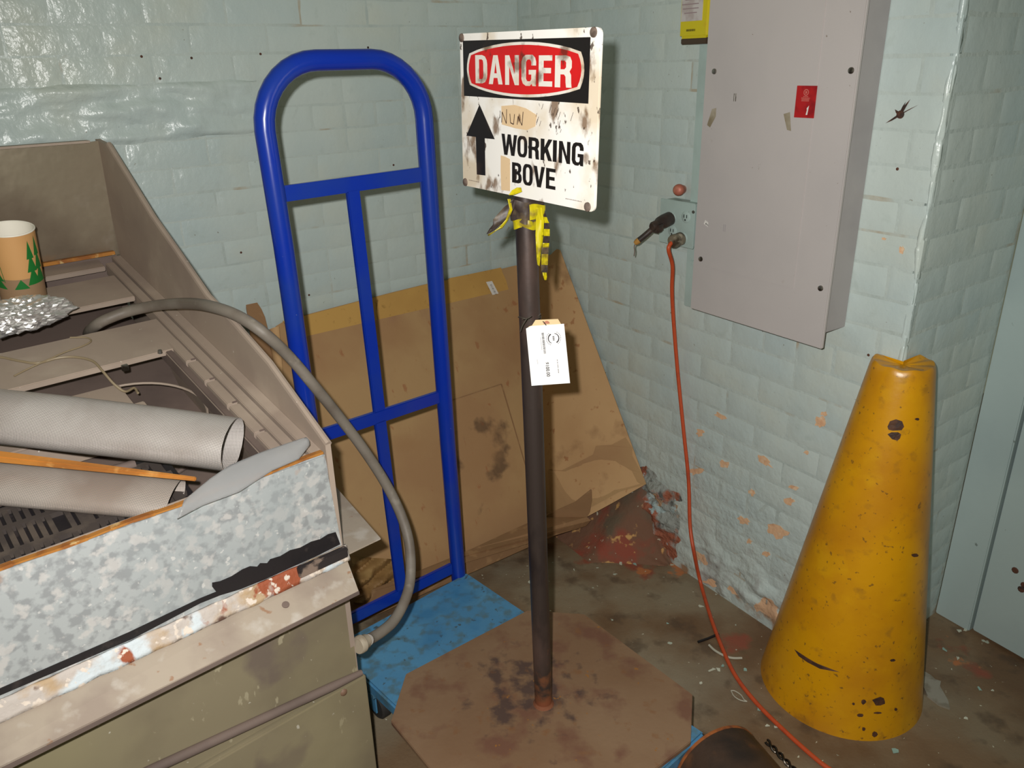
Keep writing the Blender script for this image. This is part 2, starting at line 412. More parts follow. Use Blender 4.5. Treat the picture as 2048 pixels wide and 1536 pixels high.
# door frame and door at the right end
M_DOOR = mat('pale_door_paint', srgb(168, 184, 182), .42, layers=[NL(srgb(154, 170, 170), 3, .45, .65, amt=.6), NL(srgb(96, 104, 98), 40, .72, .75, amt=.7)], bumps=[(40, .2, .002)])
D0 = J0 + dP * .0
jw = .098
mb = MB(); mb.box(D0 + dD * jw / 2 - nD_ * .03 + Zv * 1.17, (dD, nD_, Zv), (jw / 2, .03, 1.17)); o = mb.build('trim_2', M_DOOR, bevel=.003); tag(o, 'pale blue grey door frame board beside the pillar', 'door frame', kind='structure')
mb = MB(); mb.box(D0 + dD * (jw + .006 + .42) - nD_ * .036 + Zv * 1.178, (dD, nD_, Zv), (.42, .03, 1.17)); o = mb.build('door_1', M_DOOR, bevel=.003); tag(o, 'pale blue grey door at the right edge', 'door', kind='structure')
mb = MB()
for (x, y) in ((2040, 1180), (2046, 1172), (2028, 1142)):
    q = on_plane(x, y, D0, nD_) - nD_ * .005
    mb.lathe(q, [(.009, 0), (.006, .0015)], 9, nD_)
mb.build('scuff_mark', M_RUST, o)

# ------------------------------------------------------------------ electrical panel
def wp(base, d, n, u, z, w=0): return base + d * u + Zv * z + n * w
RW = lambda u, z, w=0: wp(C0, dR, nR, u, z, w)
M_GREY = mat('grey_panel_enamel', srgb(186, 179, 176), .5, layers=[NL(srgb(176, 170, 168), 4, .4, .65, amt=.6), NL(srgb(140, 126, 108), 6.5, .665, .70, amt=.55), NL(srgb(112, 92, 74), 55, .74, .76, amt=.8)], bumps=[(200, .12, .001)])
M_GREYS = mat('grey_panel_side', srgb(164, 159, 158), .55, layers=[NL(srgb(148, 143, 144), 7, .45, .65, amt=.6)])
M_STEEL = mat('worn_steel', srgb(150, 146, 138), .35, metal=.9, layers=[NL(srgb(90, 82, 72), 50, .5, .62)])
M_WHITE = mat('white_label', srgb(222, 218, 212), .5)
M_BLACK = mat('black_print', srgb(22, 20, 22), .45)
pn = empty('electrical_panel', RW(1.128, .9, 0), 'large grey electrical panel cabinet with red number label on middle wall', 'electrical panel')
P_U0, P_U1, P_Z0, P_Z1, P_D = .928, 1.328, .893, 1.78, .10
mb = MB(); mb.box(RW((P_U0 + P_U1) / 2, (.921 + P_Z1) / 2, .045), (dR, nR, Zv), ((P_U1 - P_U0) / 2 - .015, .045, (P_Z1 - .921) / 2)); mb.build('cabinet_box', M_GREYS, pn, bevel=.002)
mb = MB(); mb.box(RW((P_U0 + P_U1) / 2, (P_Z0 + P_Z1 + .012) / 2, .0955), (dR, nR, Zv), ((P_U1 - P_U0) / 2, .0045, (P_Z1 - P_Z0 + .012) / 2)); mb.build('cover', M_GREY, pn, bevel=.002)
mb = MB(); mb.box(RW(1.105, (1.012 + 1.72) / 2, .1008), (dR, nR, Zv), (.133, .0013, (1.72 - 1.012) / 2)); door = mb.build('panel_door', M_GREY, pn, bevel=.0006)
for (u, z) in ((.957, 1.468), (1.313, 1.468), (.954, 1.028), (1.307, 1.028)):
    mb = MB(); mb.lathe(RW(u, z, .0995), [(.0065, 0), (.006, .003), (.003, .004)], 14, nR); mb.box(RW(u, z, .1033), (dR + Zv, nR, Zv - dR), (.0045, .0006, .0008)); mb.build('screw', M_STEEL, pn, smooth=True)
M_RED = mat('red_label', srgb(176, 26, 28), .4, layers=[NL(srgb(140, 18, 24), 30, .5, .65)])
M_PINK = mat('faded_label_print', srgb(196, 108, 98), .6)
mb = MB(); mb.box(RW(1.217, 1.408, .1028), (dR, nR, Zv), (.0245, .0009, .0315)); lb = mb.build('number_label', M_RED, door, bevel=.0004)
LB = lambda x, y: RW(1.217 + x, 1.408 + y, .1039)
mb = MB()
for k in range(18):
    a0, a1 = 2 * math.pi * k / 18, 2 * math.pi * (k + 1) / 18
    mb.poly([[LB(.0065 * math.cos(a0), .0185 + .0065 * math.sin(a0)), LB(.0065 * math.cos(a1), .0185 + .0065 * math.sin(a1)), LB(.0047 * math.cos(a1), .0185 + .0047 * math.sin(a1)), LB(.0047 * math.cos(a0), .0185 + .0047 * math.sin(a0))]])
mb.poly([[LB(-.002, .0155), LB(-.002, .0215), LB(.002, .0205), LB(.002, .0165)]])
for yy, wd in ((.0095, .006), (.0065, .0105), (.0038, .0095), (.0012, .0095)):
    x = -wd
    while x < wd:
        g = rnd.uniform(.0012, .0026); mb.poly([[LB(x, yy), LB(min(x + g, wd), yy), LB(min(x + g, wd), yy + .0018), LB(x, yy + .0018)]]); x += g + .0007
mb.build('faded_emblem', M_PINK, lb if False else pn)
mb = MB(); mb.poly([[LB(.0045, -.0255), LB(.0085, -.0255), LB(.0105, -.0070), LB(.0055, -.0125), LB(.0060, -.0155), LB(.0067, -.0145)]]); mb.build('number_one', M_WHITE, pn)
mb = MB(); cx_, cz_ = .973, 1.116
e1 = (dR * .9 - Zv * .38).normalized(); e2 = (Zv * .9 + dR * .38).normalized(); nn_ = nR
mb.box(RW(cx_, cz_, .1008), (e1, nn_, e2), (.0155, .0004, .0052)); sl = mb.build('sticker', M_WHITE, pn)
mb = MB()
for k in range(7):
    mb.box(RW(cx_, cz_, .1014) + e1 * (-.009 + .003 * k) - e2 * .0012, (e1, nn_, e2), (.0006 + .0005 * (k % 3 == 0), .0001, .0018))
mb.build('sticker_print', M_BLACK, pn)
for (u, z, mm) in ((1.026, 1.413, M_STEEL), (1.025, 1.117, M_BLACK)):
    mb = MB()
    for s in (-1, 1): mb.box(RW(u + s * .0026, z, .1022), (dR, nR, Zv), (.0011, .0006, .0085))
    mb.build('door_latch', mm if mm is M_STEEL else M_GREYS, pn, bevel=.0003)
M_TAN = mat('old_tape_residue', srgb(166, 156, 138), .7, layers=[NL(srgb(132, 120, 96), 20, .4, .6)])
for poly in ([(1424, 218), (1440, 214), (1432, 232), (1420, 255), (1414, 250)], [(1531, 503), (1560, 491), (1566, 503), (1540, 515)], [(1567, 228), (1580, 224), (1582, 262), (1574, 260)]):
    mb = MB(); mb.poly([[on_plane(x, y, RW(0, 0, .1004 if y > 300 or x < 1450 else .1024), nR) for (x, y) in poly]]); mb.build('tape_residue', M_TAN, pn)

# painted raceway strip beside the panel
M_PAINT2 = mat('painted_metal', srgb(172, 190, 184), .42, layers=[NL(srgb(156, 172, 166), 9, .45, .65, amt=.6), NL(srgb(120, 112, 96), 50, .7, .73, amt=.7)], bumps=[(60, .3, .002)])
rc = empty('cable_raceway', RW(.862, 1.15, 0), 'flat painted cable raceway running up left side of grey panel', 'raceway')
mb = MB(); mb.box(RW(.862, (.86 + 1.72) / 2, .008), (dR, nR, Zv), (.040, .0085, (1.72 - .86) / 2)); mb.build('raceway_cover', M_PAINT2, rc, bevel=.003)
for z in (1.40, .985):
    mb = MB(); mb.box(RW(.850, z, .018), (dR, nR, Zv), (.010, .003, .008)); mb.build('clip', M_PAINT2, rc, bevel=.002)

# ------------------------------------------------------------------ yellow cleaner can above the outlet
yk = empty('yellow_canister', RW(.832, 1.52, .04), 'yellow flat plastic container with white label hanging beside grey panel top', 'container')
M_YEL = mat('yellow_plastic', srgb(206, 190, 10), .3, layers=[NL(srgb(196, 150, 12), 16, .55, .68, amt=.7)])
M_BROWN = mat('dark_brown_plastic', srgb(70, 54, 40), .5)
yw0 = on_plane(1357, 78, RW(0, 0, .06), nR); yw1 = on_plane(1413, 78, RW(0, 0, .06), nR)
yu0 = (yw0 - C0).dot(dR); yu1 = (yw1 - C0).dot(dR); yz = yw0.z
yc = (yu0 + yu1) / 2; yh = (yu1 - yu0) / 2
mb = MB(); mb.box(RW(yc, yz + .13, .04), (dR, nR, Zv), (yh, .0215, .130)); mb.build('can_body', M_YEL, yk, bevel=.006, smooth=True)
mb = MB(); mb.box(RW(yc, yz - .006, .038), (dR, nR, Zv), (yh * .93, .018, .007)); mb.build('can_base', M_BROWN, yk, bevel=.002)
mb = MB(); mb.box(RW(yc - .004, yz + .15, .0621), (dR, nR, Zv), (yh * .74, .0006, .112)); mb.build('can_label', mat('grey_white_label', srgb(196, 190, 186), .55, layers=[NL(srgb(176, 164, 160), 30, .45, .6)]), yk)
mb = MB()
for k in range(9):
    wd = yh * rnd.uniform(.35, .6); mb.box(RW(yc - .006 - rnd.uniform(0, .006), yz + .056 + k * .0095, .0631), (dR, nR, Zv), (wd, .0002, .0010))
mb.build('label_print', mat('faint_mauve_print', srgb(150, 130, 132), .6), yk)
mb = MB()
x = yc - .018
for k in range(9):
    g = rnd.uniform(.0025, .0042); mb.box(RW(x, yz + .018, .0622), (dR, nR, Zv), (g / 2 - .0004, .0002, .0024)); x += g
mb.build('can_print', mat('olive_print', srgb(110, 100, 20), .6), yk)

# ------------------------------------------------------------------ outlet box, plugs, orange cord
ob = empty('outlet_box', RW(.80, 1.08, 0), 'teal painted double outlet box screwed to wall left of grey panel', 'outlet box')
OU0, OU1, OZ0, OZ1, OD = .752, .872, 1.035, 1.147, .046
mb = MB(); mb.box(RW((OU0 + OU1) / 2, (OZ0 + OZ1) / 2, OD / 2), (dR, nR, Zv), ((OU1 - OU0) / 2, OD / 2, (OZ1 - OZ0) / 2)); mb.build('box_body', M_PAINT2, ob, bevel=.004)
mb = MB(); mb.box(RW((OU0 + OU1) / 2, (OZ0 + OZ1) / 2, OD + .0022), (dR, nR, Zv), ((OU1 - OU0) / 2 + .004, .0022, (OZ1 - OZ0) / 2 + .003)); mb.build('cover_plate', M_PAINT2, ob, bevel=.0015)
recs = []
for (x, y) in ((1343, 436), (1372, 434), (1345, 462), (1366, 476)):
    q = on_plane(x, y, RW(0, 0, OD + .0045), nR); recs.append(q)
    mb = MB(); mb.lathe(q - nR * .001, [(.0155, 0), (.0155, .0020), (.0135, .0034)], 20, nR); rf = mb.build('receptacle_face', M_PAINT2, ob, smooth=True)
    mb = MB()
    for s in (-1, 1): mb.box(q + dR * s * .0052 + nR * .0028 + Zv * .002, (dR, nR, Zv), (.0012, .0002, .0042))
    mb.lathe(q + nR * .0026 - Zv * .0075, [(.0024, 0), (.0024, .0004)], 8, nR)
    mb.build('slot', M_BLACK, rf)
mb = MB(); q = on_plane(1387, 424, RW(0, 0, OD + .004), nR); mb.lathe(q, [(.0045, 0), (.004, .002)], 10, nR); mb.build('cover_screw', M_STEEL, ob)
M_COP = mat('dull_copper', srgb(178, 104, 84), .5, metal=.2, layers=[NL(srgb(196, 134, 108), 30, .5, .65), NL(srgb(120, 70, 58), 40, .58, .7)])
kb = on_plane(1357, 380, RW(0, 0, .035), nR)
ck = empty('copper_cap', kb - nR * .035, 'round copper coloured cap sticking out above the outlet box', 'pipe cap')
kd = (nR * .62 + (CAM - kb).normalized()).normalized(); mb = MB(); mb.lathe(kb - kd * .036, [(.0115, 0), (.0115, .016), (.0135, .024), (.0155, .030), (.0150, .038), (.011, .043), (.005, .045)], 22, kd); mb.build('cap', M_COP, ck, smooth=True)

M_RUBBER = mat('old_black_rubber', srgb(52, 42, 38), .45, layers=[NL(srgb(86, 68, 58), 18, .5, .65)])
bq = recs[0] + nR * .0035
tip_px = on_plane(1276, 482, RW(0, 0, .14), nR); mid_px = on_plane(1316, 448, RW(0, 0, .105), nR)
bp_ = empty('black_plug', bq, 'black plug with short cut cable stub in the left outlet', 'plug')
a_dir = (mid_px - bq).normalized()
mb = MB(); mb.lathe(bq, [(.0145, 0), (.0185, .004), (.0185, .030), (.0165, .046), (.012, .056), (.012, .072), (.0085, .078)], 22, a_dir); mb.build('plug_body', M_RUBBER, bp_, smooth=True)
mb = MB(); mb.box(bq + a_dir * .057 - Zv * .006 + dR * .004, (a_dir, dR, Zv), (.013, .013, .013)); mb.build('cord_clamp', M_RUBBER, bp_, bevel=.004, smooth=True)
cpath = smooth_path([bq + a_dir * .07, mid_px.lerp(tip_px, .25), mid_px.lerp(tip_px, .65) - Zv * .001, tip_px], 5)
mb = MB(); mb.tube(cpath, .0078, 12); mb.build('cable_stub', M_RUBBER, bp_, smooth=True)
M_OCH = mat('frayed_insulation', srgb(176, 128, 60), .7)
td = (cpath[-1] - cpath[-2]).normalized()
mb = MB(); mb.tube([tip_px - td * .004, tip_px + td * .005, tip_px + td * .011], [.0083, .0078, .005], 12); mb.build('frayed_end', M_OCH, bp_, smooth=True)
mb = MB(); mb.tube(smooth_path([tip_px + td * .008, tip_px + td * .012 - Zv * .008, tip_px + td * .010 - Zv * .022, tip_px + td * .012 - Zv * .034], 4), [.0016] * 12 + [.0008], 6); mb.build('bare_wire', mat('grey_wire', srgb(110, 96, 84), .5), bp_, smooth=True)

oq = recs[3] + nR * .0035
pd = (nR - dR * .05 - Zv * .16).normalized()
M_PLUG = mat('grimy_plug', srgb(120, 110, 92), .45, layers=[NL(srgb(66, 56, 44), 40, .46, .60), NL(srgb(176, 166, 146), 30, .58, .68)])
M_ORANGE = mat('orange_cord', srgb(192, 78, 40), .45, layers=[NL(srgb(160, 60, 34), 30, .5, .7, amt=.6)])
oc = empty('orange_extension_cord', oq, 'orange extension cord plugged into outlet and trailing down across floor', 'cord')
mb = MB(); mb.lathe(oq, [(.0150, 0), (.0175, .003), (.0175, .014), (.0165, .016), (.0175, .018), (.0185, .030), (.0160, .036), (.006, .038)], 24, pd); mb.build('plug', M_PLUG, oc, smooth=True)
pe = oq + pd * .034
def wallpt(x, y, off): return on_plane(x, y, RW(0, 0, off), nR)
cord = [pe - pd * .004, pe + pd * .008 - Zv * .006, pe + pd * .011 - Zv * .020, wallpt(1345, 532, .072), wallpt(1344, 580, .052), wallpt(1347, 640, .034), wallpt(1355, 740, .018), wallpt(1367, 860, .014), wallpt(1377, 960, .016), wallpt(1380, 1050, .03), wallpt(1388, 1105, .045)]
cord += [on_z(1401, 1165, .012), on_z(1420, 1230, .0055), on_z(1442, 1290, .0055), on_z(1470, 1350, .0055), on_z(1512, 1405, .0055), on_z(1565, 1458, .0055), on_z(1625, 1512, .0055), on_z(1665, 1542, .0055), on_z(1760, 1600, .0055)]
mb = MB(); mb.tube(smooth_path(cord, 8), .0055, 12); mb.build('cable', M_ORANGE, oc, smooth=True)

# ------------------------------------------------------------------ yellow steel corner guard cone
M_CONE = mat('chipped_yellow_paint', srgb(206, 146, 10), .33, spec=.5,
    layers=[NL(srgb(190, 128, 14), 7, .42, .66), NL(srgb(220, 168, 14), 11, .58, .70, amt=.35), NL(srgb(150, 104, 30), 30, .60, .72, amt=.55),
            NL(srgb(122, 92, 40), 5, .56, .72, amt=.5, stretch=(1, 1, .5)),
            NL(srgb(104, 76, 34), 90, .64, .70, amt=.75), NL(srgb(96, 66, 34), 16, .52, .66, z=(.12, 0), amt=.6)],
    bumps=[(25, .15, .004), (150, .12, .001)])
cone = empty('corner_guard_cone', E0.copy(), 'tall yellow painted steel cone guarding the pillar corner with rust chips', 'bollard')
cb, ct, CR, cr_, CH = E0 + V(-.020, .0, 0), E0 + V(.001, -.002, 0), .194, .064, .882
a0 = math.atan2(-dR.y, -dR.x) + .05; a1 = math.atan2(dP.y, dP.x) + 2 * math.pi - .05
def cone_r(h): return CR + (cr_ - CR) * h / CH
def cone_pt(a, h, off=0):
    c = cb.lerp(ct, h / CH); r = cone_r(h) + off
    return V(c.x + r * math.cos(a), c.y + r * math.sin(a), h)
prof = [(1, 0), (1, .012)] + [(1, h) for h in np.linspace(.04, CH - .03, 16)] + [(1, CH - .014), (.985, CH - .004), (.94, CH + .001), (.80, CH + .001), (.5, CH - .003), (.22, CH - .006)]
mb = MB(); seg = 56; rows = []
for k, h in prof:
    c = cb.lerp(ct, min(h / CH, 1)); r = cone_r(min(h, CH)) * k
    rows.append(mb.add([V(c.x + r * math.cos(a0 + (a1 - a0) * j / seg), c.y + r * math.sin(a0 + (a1 - a0) * j / seg), h + .0015 * math.sin(j * .7) * (h > CH - .05)) for j in range(seg + 1)], []))
for i in range(len(rows) - 1):
    for j in range(seg): mb.f.append((rows[i] + j, rows[i] + j + 1, rows[i + 1] + j + 1, rows[i + 1] + j))
for e in (0, seg):                                        # faces that lie against the wall
    ax = [mb.v[r_ + e] for r_ in rows]; inn = [cb.lerp(ct, min(p.z / CH, 1)) * 1 + Zv * p.z for p in ax]
    inn = [V(E0.x, E0.y, p.z) + (nR - V(0, 0, 0)) * .004 + nP * .004 for p in ax]
    b0 = mb.add(inn, [])
    for i in range(len(rows) - 1):
        q4 = (rows[i] + e, rows[i + 1] + e, b0 + i + 1, b0 + i); mb.f.append(q4 if e == 0 else tuple(reversed(q4)))
# close the top around the corner
tc = mb.add([V(E0.x, E0.y, CH - .006) + nR * .004 + nP * .004], [])
for j in range(seg): mb.f.append((rows[-1] + j, rows[-1] + j + 1, tc))
mb.build('cone_shell', M_CONE, cone, smooth=True, fix=True, angle=50)
M_CHIP = mat('bare_rusty_steel', srgb(82, 50, 30), .7, layers=[NL(srgb(58, 36, 26), 50, .45, .6)])
def cone_hit(x, y):
    d = ray(x, y); t = .5
    for _ in range(4000):
        p = CAM + d * t
        if p.z < CH and p.z >= -.01:
            c = cb.lerp(ct, max(p.z, 0) / CH)
            if math.hypot(p.x - c.x, p.y - c.y) < cone_r(max(p.z, 0)): break
        t += .0008
    return p
def cone_patch(poly):
    mb = MB(); cx = sum(p[0] for p in poly) / len(poly); cy = sum(p[1] for p in poly) / len(poly)
    def lift(x, y):
        p = cone_hit(x, y); c = cb.lerp(ct, p.z / CH); return p + V(p.x - c.x, p.y - c.y, 0).normalized() * .0012
    pts = []
    for i in range(len(poly)):
        (x0, y0), (x1, y1) = poly[i], poly[(i + 1) % len(poly)]
        for k in range(2): pts.append((x0 + (x1 - x0) * k / 2, y0 + (y1 - y0) * k / 2))
    n = len(pts); mid = [(cx + (x - cx) * .5, cy + (y - cy) * .5) for x, y in pts]
    mb.add([lift(*p) for p in pts] + [lift(*p) for p in mid] + [lift(cx, cy)], [(i, (i + 1) % n, n + (i + 1) % n, n + i) for i in range(n)] + [(n + i, n + (i + 1) % n, 2 * n) for i in range(n)])
    mb.build('rust_chip', M_CHIP, cone, fix=False)
def blob(cx, cy, rx, ry, n=9, seed=0):
    r = random.Random(seed); return [(cx + rx * math.cos(2 * math.pi * k / n) * r.uniform(.75, 1.15), cy + ry * math.sin(2 * math.pi * k / n) * r.uniform(.75, 1.15)) for k in range(n)]
cone_patch([(1775, 853), (1780, 842), (1792, 838), (1804, 842), (1808, 853), (1803, 860), (1785, 861), (1777, 859)])
cone_patch([(1775, 868), (1783, 864), (1796, 864), (1802, 868), (1800, 876), (1795, 881), (1784, 878)])
cone_patch([(1589, 1298), (1601, 1307), (1625, 1321), (1645, 1332), (1680, 1344), (1662, 1341), (1640, 1337), (1615, 1324), (1598, 1312)])
cone_patch(blob(1758, 1402, 14, 9, 9, 1)); cone_patch(blob(1727, 1403, 5, 6, 7, 2)); cone_patch(blob(1720, 1430, 8, 4, 7, 3)); cone_patch(blob(1756, 1425, 9, 2.5, 7, 4))
cone_patch(blob(1727, 1457, 4, 4, 6, 5)); cone_patch(blob(1749, 1468, 6, 6, 7, 6)); cone_patch(blob(1791, 1418, 4, 4, 6, 7)); cone_patch(blob(1834, 838, 5, 3, 6, 8)); cone_patch(blob(1707, 1407, 3, 3, 6, 9)); cone_patch(blob(1785, 1320, 6, 3, 6, 10)); cone_patch(blob(1829, 1110, 8, 4, 7, 11))

# ------------------------------------------------------------------ blue platform cart
M_BLUE = mat('royal_blue_enamel', srgb(8, 46, 158), .25, spec=.5, coat=.2, layers=[NL(srgb(22, 54, 150), 6, .45, .65), NL(srgb(120, 130, 150), 90, .765, .775, amt=.7)], bumps=[(60, .06, .001)])
M_DECK = mat('worn_light_blue_deck', srgb(76, 134, 174), .45, layers=[NL(srgb(90, 150, 186), 5, .45, .65, amt=.7), NL(srgb(84, 112, 120), 34, .50, .64, detail=8, amt=.8), NL(srgb(70, 76, 70), 60, .66, .70, amt=.8), NL(srgb(44, 112, 160), 9, .52, .68, amt=.6)], bumps=[(80, .2, .0015)])
DZ = .16
yk_ = math.radians(42.0); dA = V(math.cos(math.radians(-48.0)), math.sin(math.radians(-48.0)), 0); dB = V(-math.cos(yk_), -math.sin(yk_), 0)
K0 = V(-.143, 1.872, 0)                                   # right rear corner
DLEN, DWID = .802, .440
cart = empty('platform_cart', K0 + dA * DLEN / 2 + dB * DWID / 2, 'blue steel platform cart with tall tubular royal blue handle', 'platform cart')
dk = lambda a, b, z: K0 + dA * a + dB * b + Zv * z
mb = MB(); mb.box(dk(DLEN / 2, DWID / 2, DZ - .017), (dA, dB, Zv), (DLEN / 2, DWID / 2, .017)); mb.build('deck', M_DECK, cart, bevel=.005)
for b in (.06, DWID - .06):
    mb = MB(); mb.bar(dk(.04, b, DZ - .045), dk(DLEN - .04, b, DZ - .045), .03, .022); mb.build('deck_rail', M_DECK, cart)
M_TYRE = mat('dark_grey_rubber', srgb(48, 46, 44), .7); M_ZINC = mat('dull_zinc', srgb(120, 118, 112), .5, metal=.7)
for a in (.13, DLEN - .13):
    for b in (.06, DWID - .045):
        cs = MB(); p = dk(a, b, 0)
        cs.poly([[p + dA * .075 + Zv * (DZ - .035), p - dA * .075 + Zv * (DZ - .035), p - dA * .03 + Zv * .072, p + dA * .03 + Zv * .072]], thick=dB * -.006)
        cs.box(p + Zv * .112, (dA, dB, Zv), (.045, .04, .006))
        for s in (-1, 1): cs.box(p + dB * .018 * s + Zv * .068, (dA, dB, Zv), (.016, .002, .040))
        c = cs.build('caster', M_DECK, cart)
        wl = MB(); wl.lathe(p + Zv * .0385 - dB * .0135, [(.008, 0), (.034, .0), (.038, .004), (.038, .023), (.034, .027), (.008, .027)], 26, dB); wl.build('wheel', M_TYRE, c, smooth=True)
# handle frame, standing at the rear edge
hb = V(-math.cos(math.radians(40)), -math.sin(math.radians(40)), 0)
H0 = on_z(916, 1148, DZ); H0.z = 0
hp = lambda s, z: H0 + hb * s + Zv * (DZ + z)
S0, S1, TOP, RAD, TR = .0115, .3930, 1.352, .125, .0205
pts = [hp(-.002, -.04), hp(S0 - .004, .4), hp(S0 + .004, 1.0), hp(S0 + .006, TOP - RAD)]
for k in range(1, 9):
    t = math.pi / 2 * k / 9; pts.append(hp(S0 + .006 + RAD * (1 - math.cos(t)), TOP - RAD + RAD * math.sin(t)))
pts.append(hp(S0 + .006 + RAD, TOP)); pts.append(hp(S1 - RAD, TOP))
for k in range(1, 9):
    t = math.pi / 2 * k / 9; pts.append(hp(S1 - RAD + RAD * math.sin(t), TOP - RAD * (1 - math.cos(t))))
pts += [hp(S1, TOP - RAD), hp(S1 - .006, 1.0), hp(S1 - .012, .4), hp(S1 - .016, -.04)]
mb = MB(); mb.tube(pts, TR, 22); mb.build('handle_tube', M_BLUE, cart, smooth=True)
hn = hb.cross(Zv).normalized(); hn = hn if hn.y < 0 else -hn
def flat_bar(s0, z0, s1, z1, w, name):
    mb = MB(); a = hp(s0, z0); b = hp(s1, z1); d = (b - a).normalized(); sd = d.cross(hn)
    mb.box((a + b) / 2, (d, sd, hn), ((b - a).length / 2, w / 2, .006)); return mb.build(name, M_BLUE, cart, bevel=.002)
flat_bar(S0 + .015, 1.108, S1 - .02, 1.104, .032, 'crossbar')
flat_bar(S0 + .012, .555, S1 - .028, .556, .032, 'crossbar')
flat_bar(S0 + .01, .030, S1 - .03, .030, .034, 'crossbar')
flat_bar(.215, 1.095, .202, .57, .030, 'centre_upright')
flat_bar(.203, .545, .187, .03, .030, 'centre_upright')

# ------------------------------------------------------------------ danger sign stand
M_PLATE = mat('dusty_rusty_plate', srgb(126, 96, 70), .7, metal=.0, layers=[NL(srgb(136, 108, 82), 4, .42, .62), NL(srgb(110, 72, 56), 12, .52, .66, amt=.8), NL(srgb(72, 54, 50), 24, .42, .56, amt=.85, detail=7, pts=[((.03, 1.40, .17), .06, .34)]), NL(srgb(150, 100, 44), 60, .70, .74), NL(srgb(126, 84, 50), 30, .62, .72, amt=.6)], bumps=[(70, .3, .002)])
M_POLE = mat('dark_brown_pole', srgb(62, 52, 48), .42, metal=.25, layers=[NL(srgb(88, 70, 64), 11, .48, .64, stretch=(1, 1, .35)), NL(srgb(42, 34, 34), 16, .52, .66, amt=.8, stretch=(1, 1, .4)), NL(srgb(120, 78, 54), 40, .28, .48, z=(.42, .17)), NL(srgb(140, 82, 56), 30, .30, .5, z=(.27, .17))], bumps=[(90, .2, .001)])
PB = V(.0518, 1.3575, .172); PT = V(.0300, 1.3590, 1.335)
st = empty('danger_sign_stand', V(.052, 1.357, .16), 'worn danger working above sign on a dark pole with rusty octagonal steel base', 'sign stand')
pa = math.radians(-53); qa, qb = V(math.cos(pa), math.sin(pa), 0), V(-math.sin(pa), math.cos(pa), 0)
hs, ch = .285, .105
oc8 = [(hs - ch, hs), (.266, .179), (.268, -.19), (hs - ch, -hs), (-hs + ch, -hs), (-hs, -hs + ch * .95), (-hs, hs - ch * 1.0), (-hs + ch * 1.0, hs)]
pc = V(.052, 1.345, .1725)
mb = MB(); mb.poly([[pc + qa * x + qb * y for x, y in oc8]], thick=V(0, 0, -.0115)); mb.build('base_plate', M_PLATE, st, bevel=.0015)
mb = MB(); mb.tube([PB.lerp(PT, t) for t in np.linspace(0, 1, 10)], .0193, 26); mb.build('pole', M_POLE, st, smooth=True)
mb = MB(); mb.lathe(PB + V(0, 0, -.001), [(.0245, 0), (.0215, .004), (.0195, .009)], 22); mb.build('weld_bead', mat('rusty_weld', srgb(128, 76, 50), .8, bumps=[(120, .8, .003)]), st, smooth=True)
sy, srl, spi = math.radians(53.82), math.radians(-.77), math.radians(-1.1)
a_ = V(math.cos(sy), -math.sin(sy), 0); n_ = V(-math.sin(sy), -math.cos(sy), 0); up_ = Zv * math.cos(spi) + n_ * math.sin(spi)
SA = a_ * math.cos(srl) + up_ * math.sin(srl); SU = up_ * math.cos(srl) - a_ * math.sin(srl); SN = SA.cross(SU).normalized()
SC = V(.028, 1.333, 1.417)
dirt = lambda c1, c2, c3: [NL(c1, 9, .50, .66, amt=.7, detail=7), NL(c2, 25, .58, .66, amt=.85, detail=8, stretch=(1, 1, .6)), NL(c3, 66, .645, .675, amt=.9, detail=4, stretch=(1, 1, .7)),
    NL(c2, 10, .52, .62, detail=8, amt=.8, pts=[(tuple(SC + SA * -.06 - SU * .115), .01, .06), (tuple(SC + SA * .13 - SU * .11), .01, .07), (tuple(SC + SA * .0 + SU * .01), .02, .07), (tuple(SC - SA * .17 + SU * .02), .005, .05), (tuple(SC + SA * .155 + SU * .08), .005, .06), (tuple(SC + SA * .155 - SU * .05), .005, .03)])]
M_SIGN = mat('dirty_white_sign', srgb(242, 238, 232), .38, layers=dirt(srgb(206, 184, 148), srgb(112, 78, 42), srgb(62, 42, 28)))
M_SBLK = mat('sign_black', srgb(24, 20, 20), .4, layers=[NL(srgb(64, 48, 40), 18, .6, .72, amt=.6)])
M_SRED = mat('sign_red', srgb(206, 24, 26), .4, layers=[NL(srgb(176, 20, 24), 12, .5, .7, amt=.5), NL(srgb(84, 36, 24), 26, .64, .70, amt=.8)])
M_SLET = mat('sign_white_letters', srgb(228, 222, 212), .4, layers=[NL(srgb(196, 172, 140), 14, .50, .64, amt=.8), NL(srgb(104, 78, 58), 26, .57, .68, amt=.8)])
M_CREAM = mat('cream_patch_tape', srgb(222, 192, 152), .6, layers=[NL(srgb(196, 150, 100), 22, .55, .68, amt=.7), NL(srgb(96, 62, 32), 40, .66, .72, amt=.85)])
def SP(x, y, o=0): return SC + SA * x + SU * y + SN * o
def rrect(x0, y0, x1, y1, r, n=5):
    out = []
    for (cx, cy, s) in ((x1 - r, y1 - r, 0), (x0 + r, y1 - r, 1), (x0 + r, y0 + r, 2), (x1 - r, y0 + r, 3)):
        for k in range(n + 1):
            t = math.pi / 2 * (s + k / n); out.append((cx + r * math.cos(t), cy + r * math.sin(t)))
    return out
mb = MB(); mb.poly([[SP(x, y, 0) for x, y in rrect(-.178, -.127, .178, .127, .010)]], thick=-SN * .0045); sign = mb.build('sign_panel', M_SIGN, st, bevel=.0008)
mb = MB(); mb.box(SP(0, -.02, -.0062), (SA, SU, SN), (.165, .10, .0012)); mb.build('backing_board', M_POLE, st)
def flat(name, loops, o, m, parent=sign):
    mb = MB()
    for lp in loops: mb.poly([[SP(x, y, o) for x, y in l] for l in lp])
    return mb.build(name, m, parent)
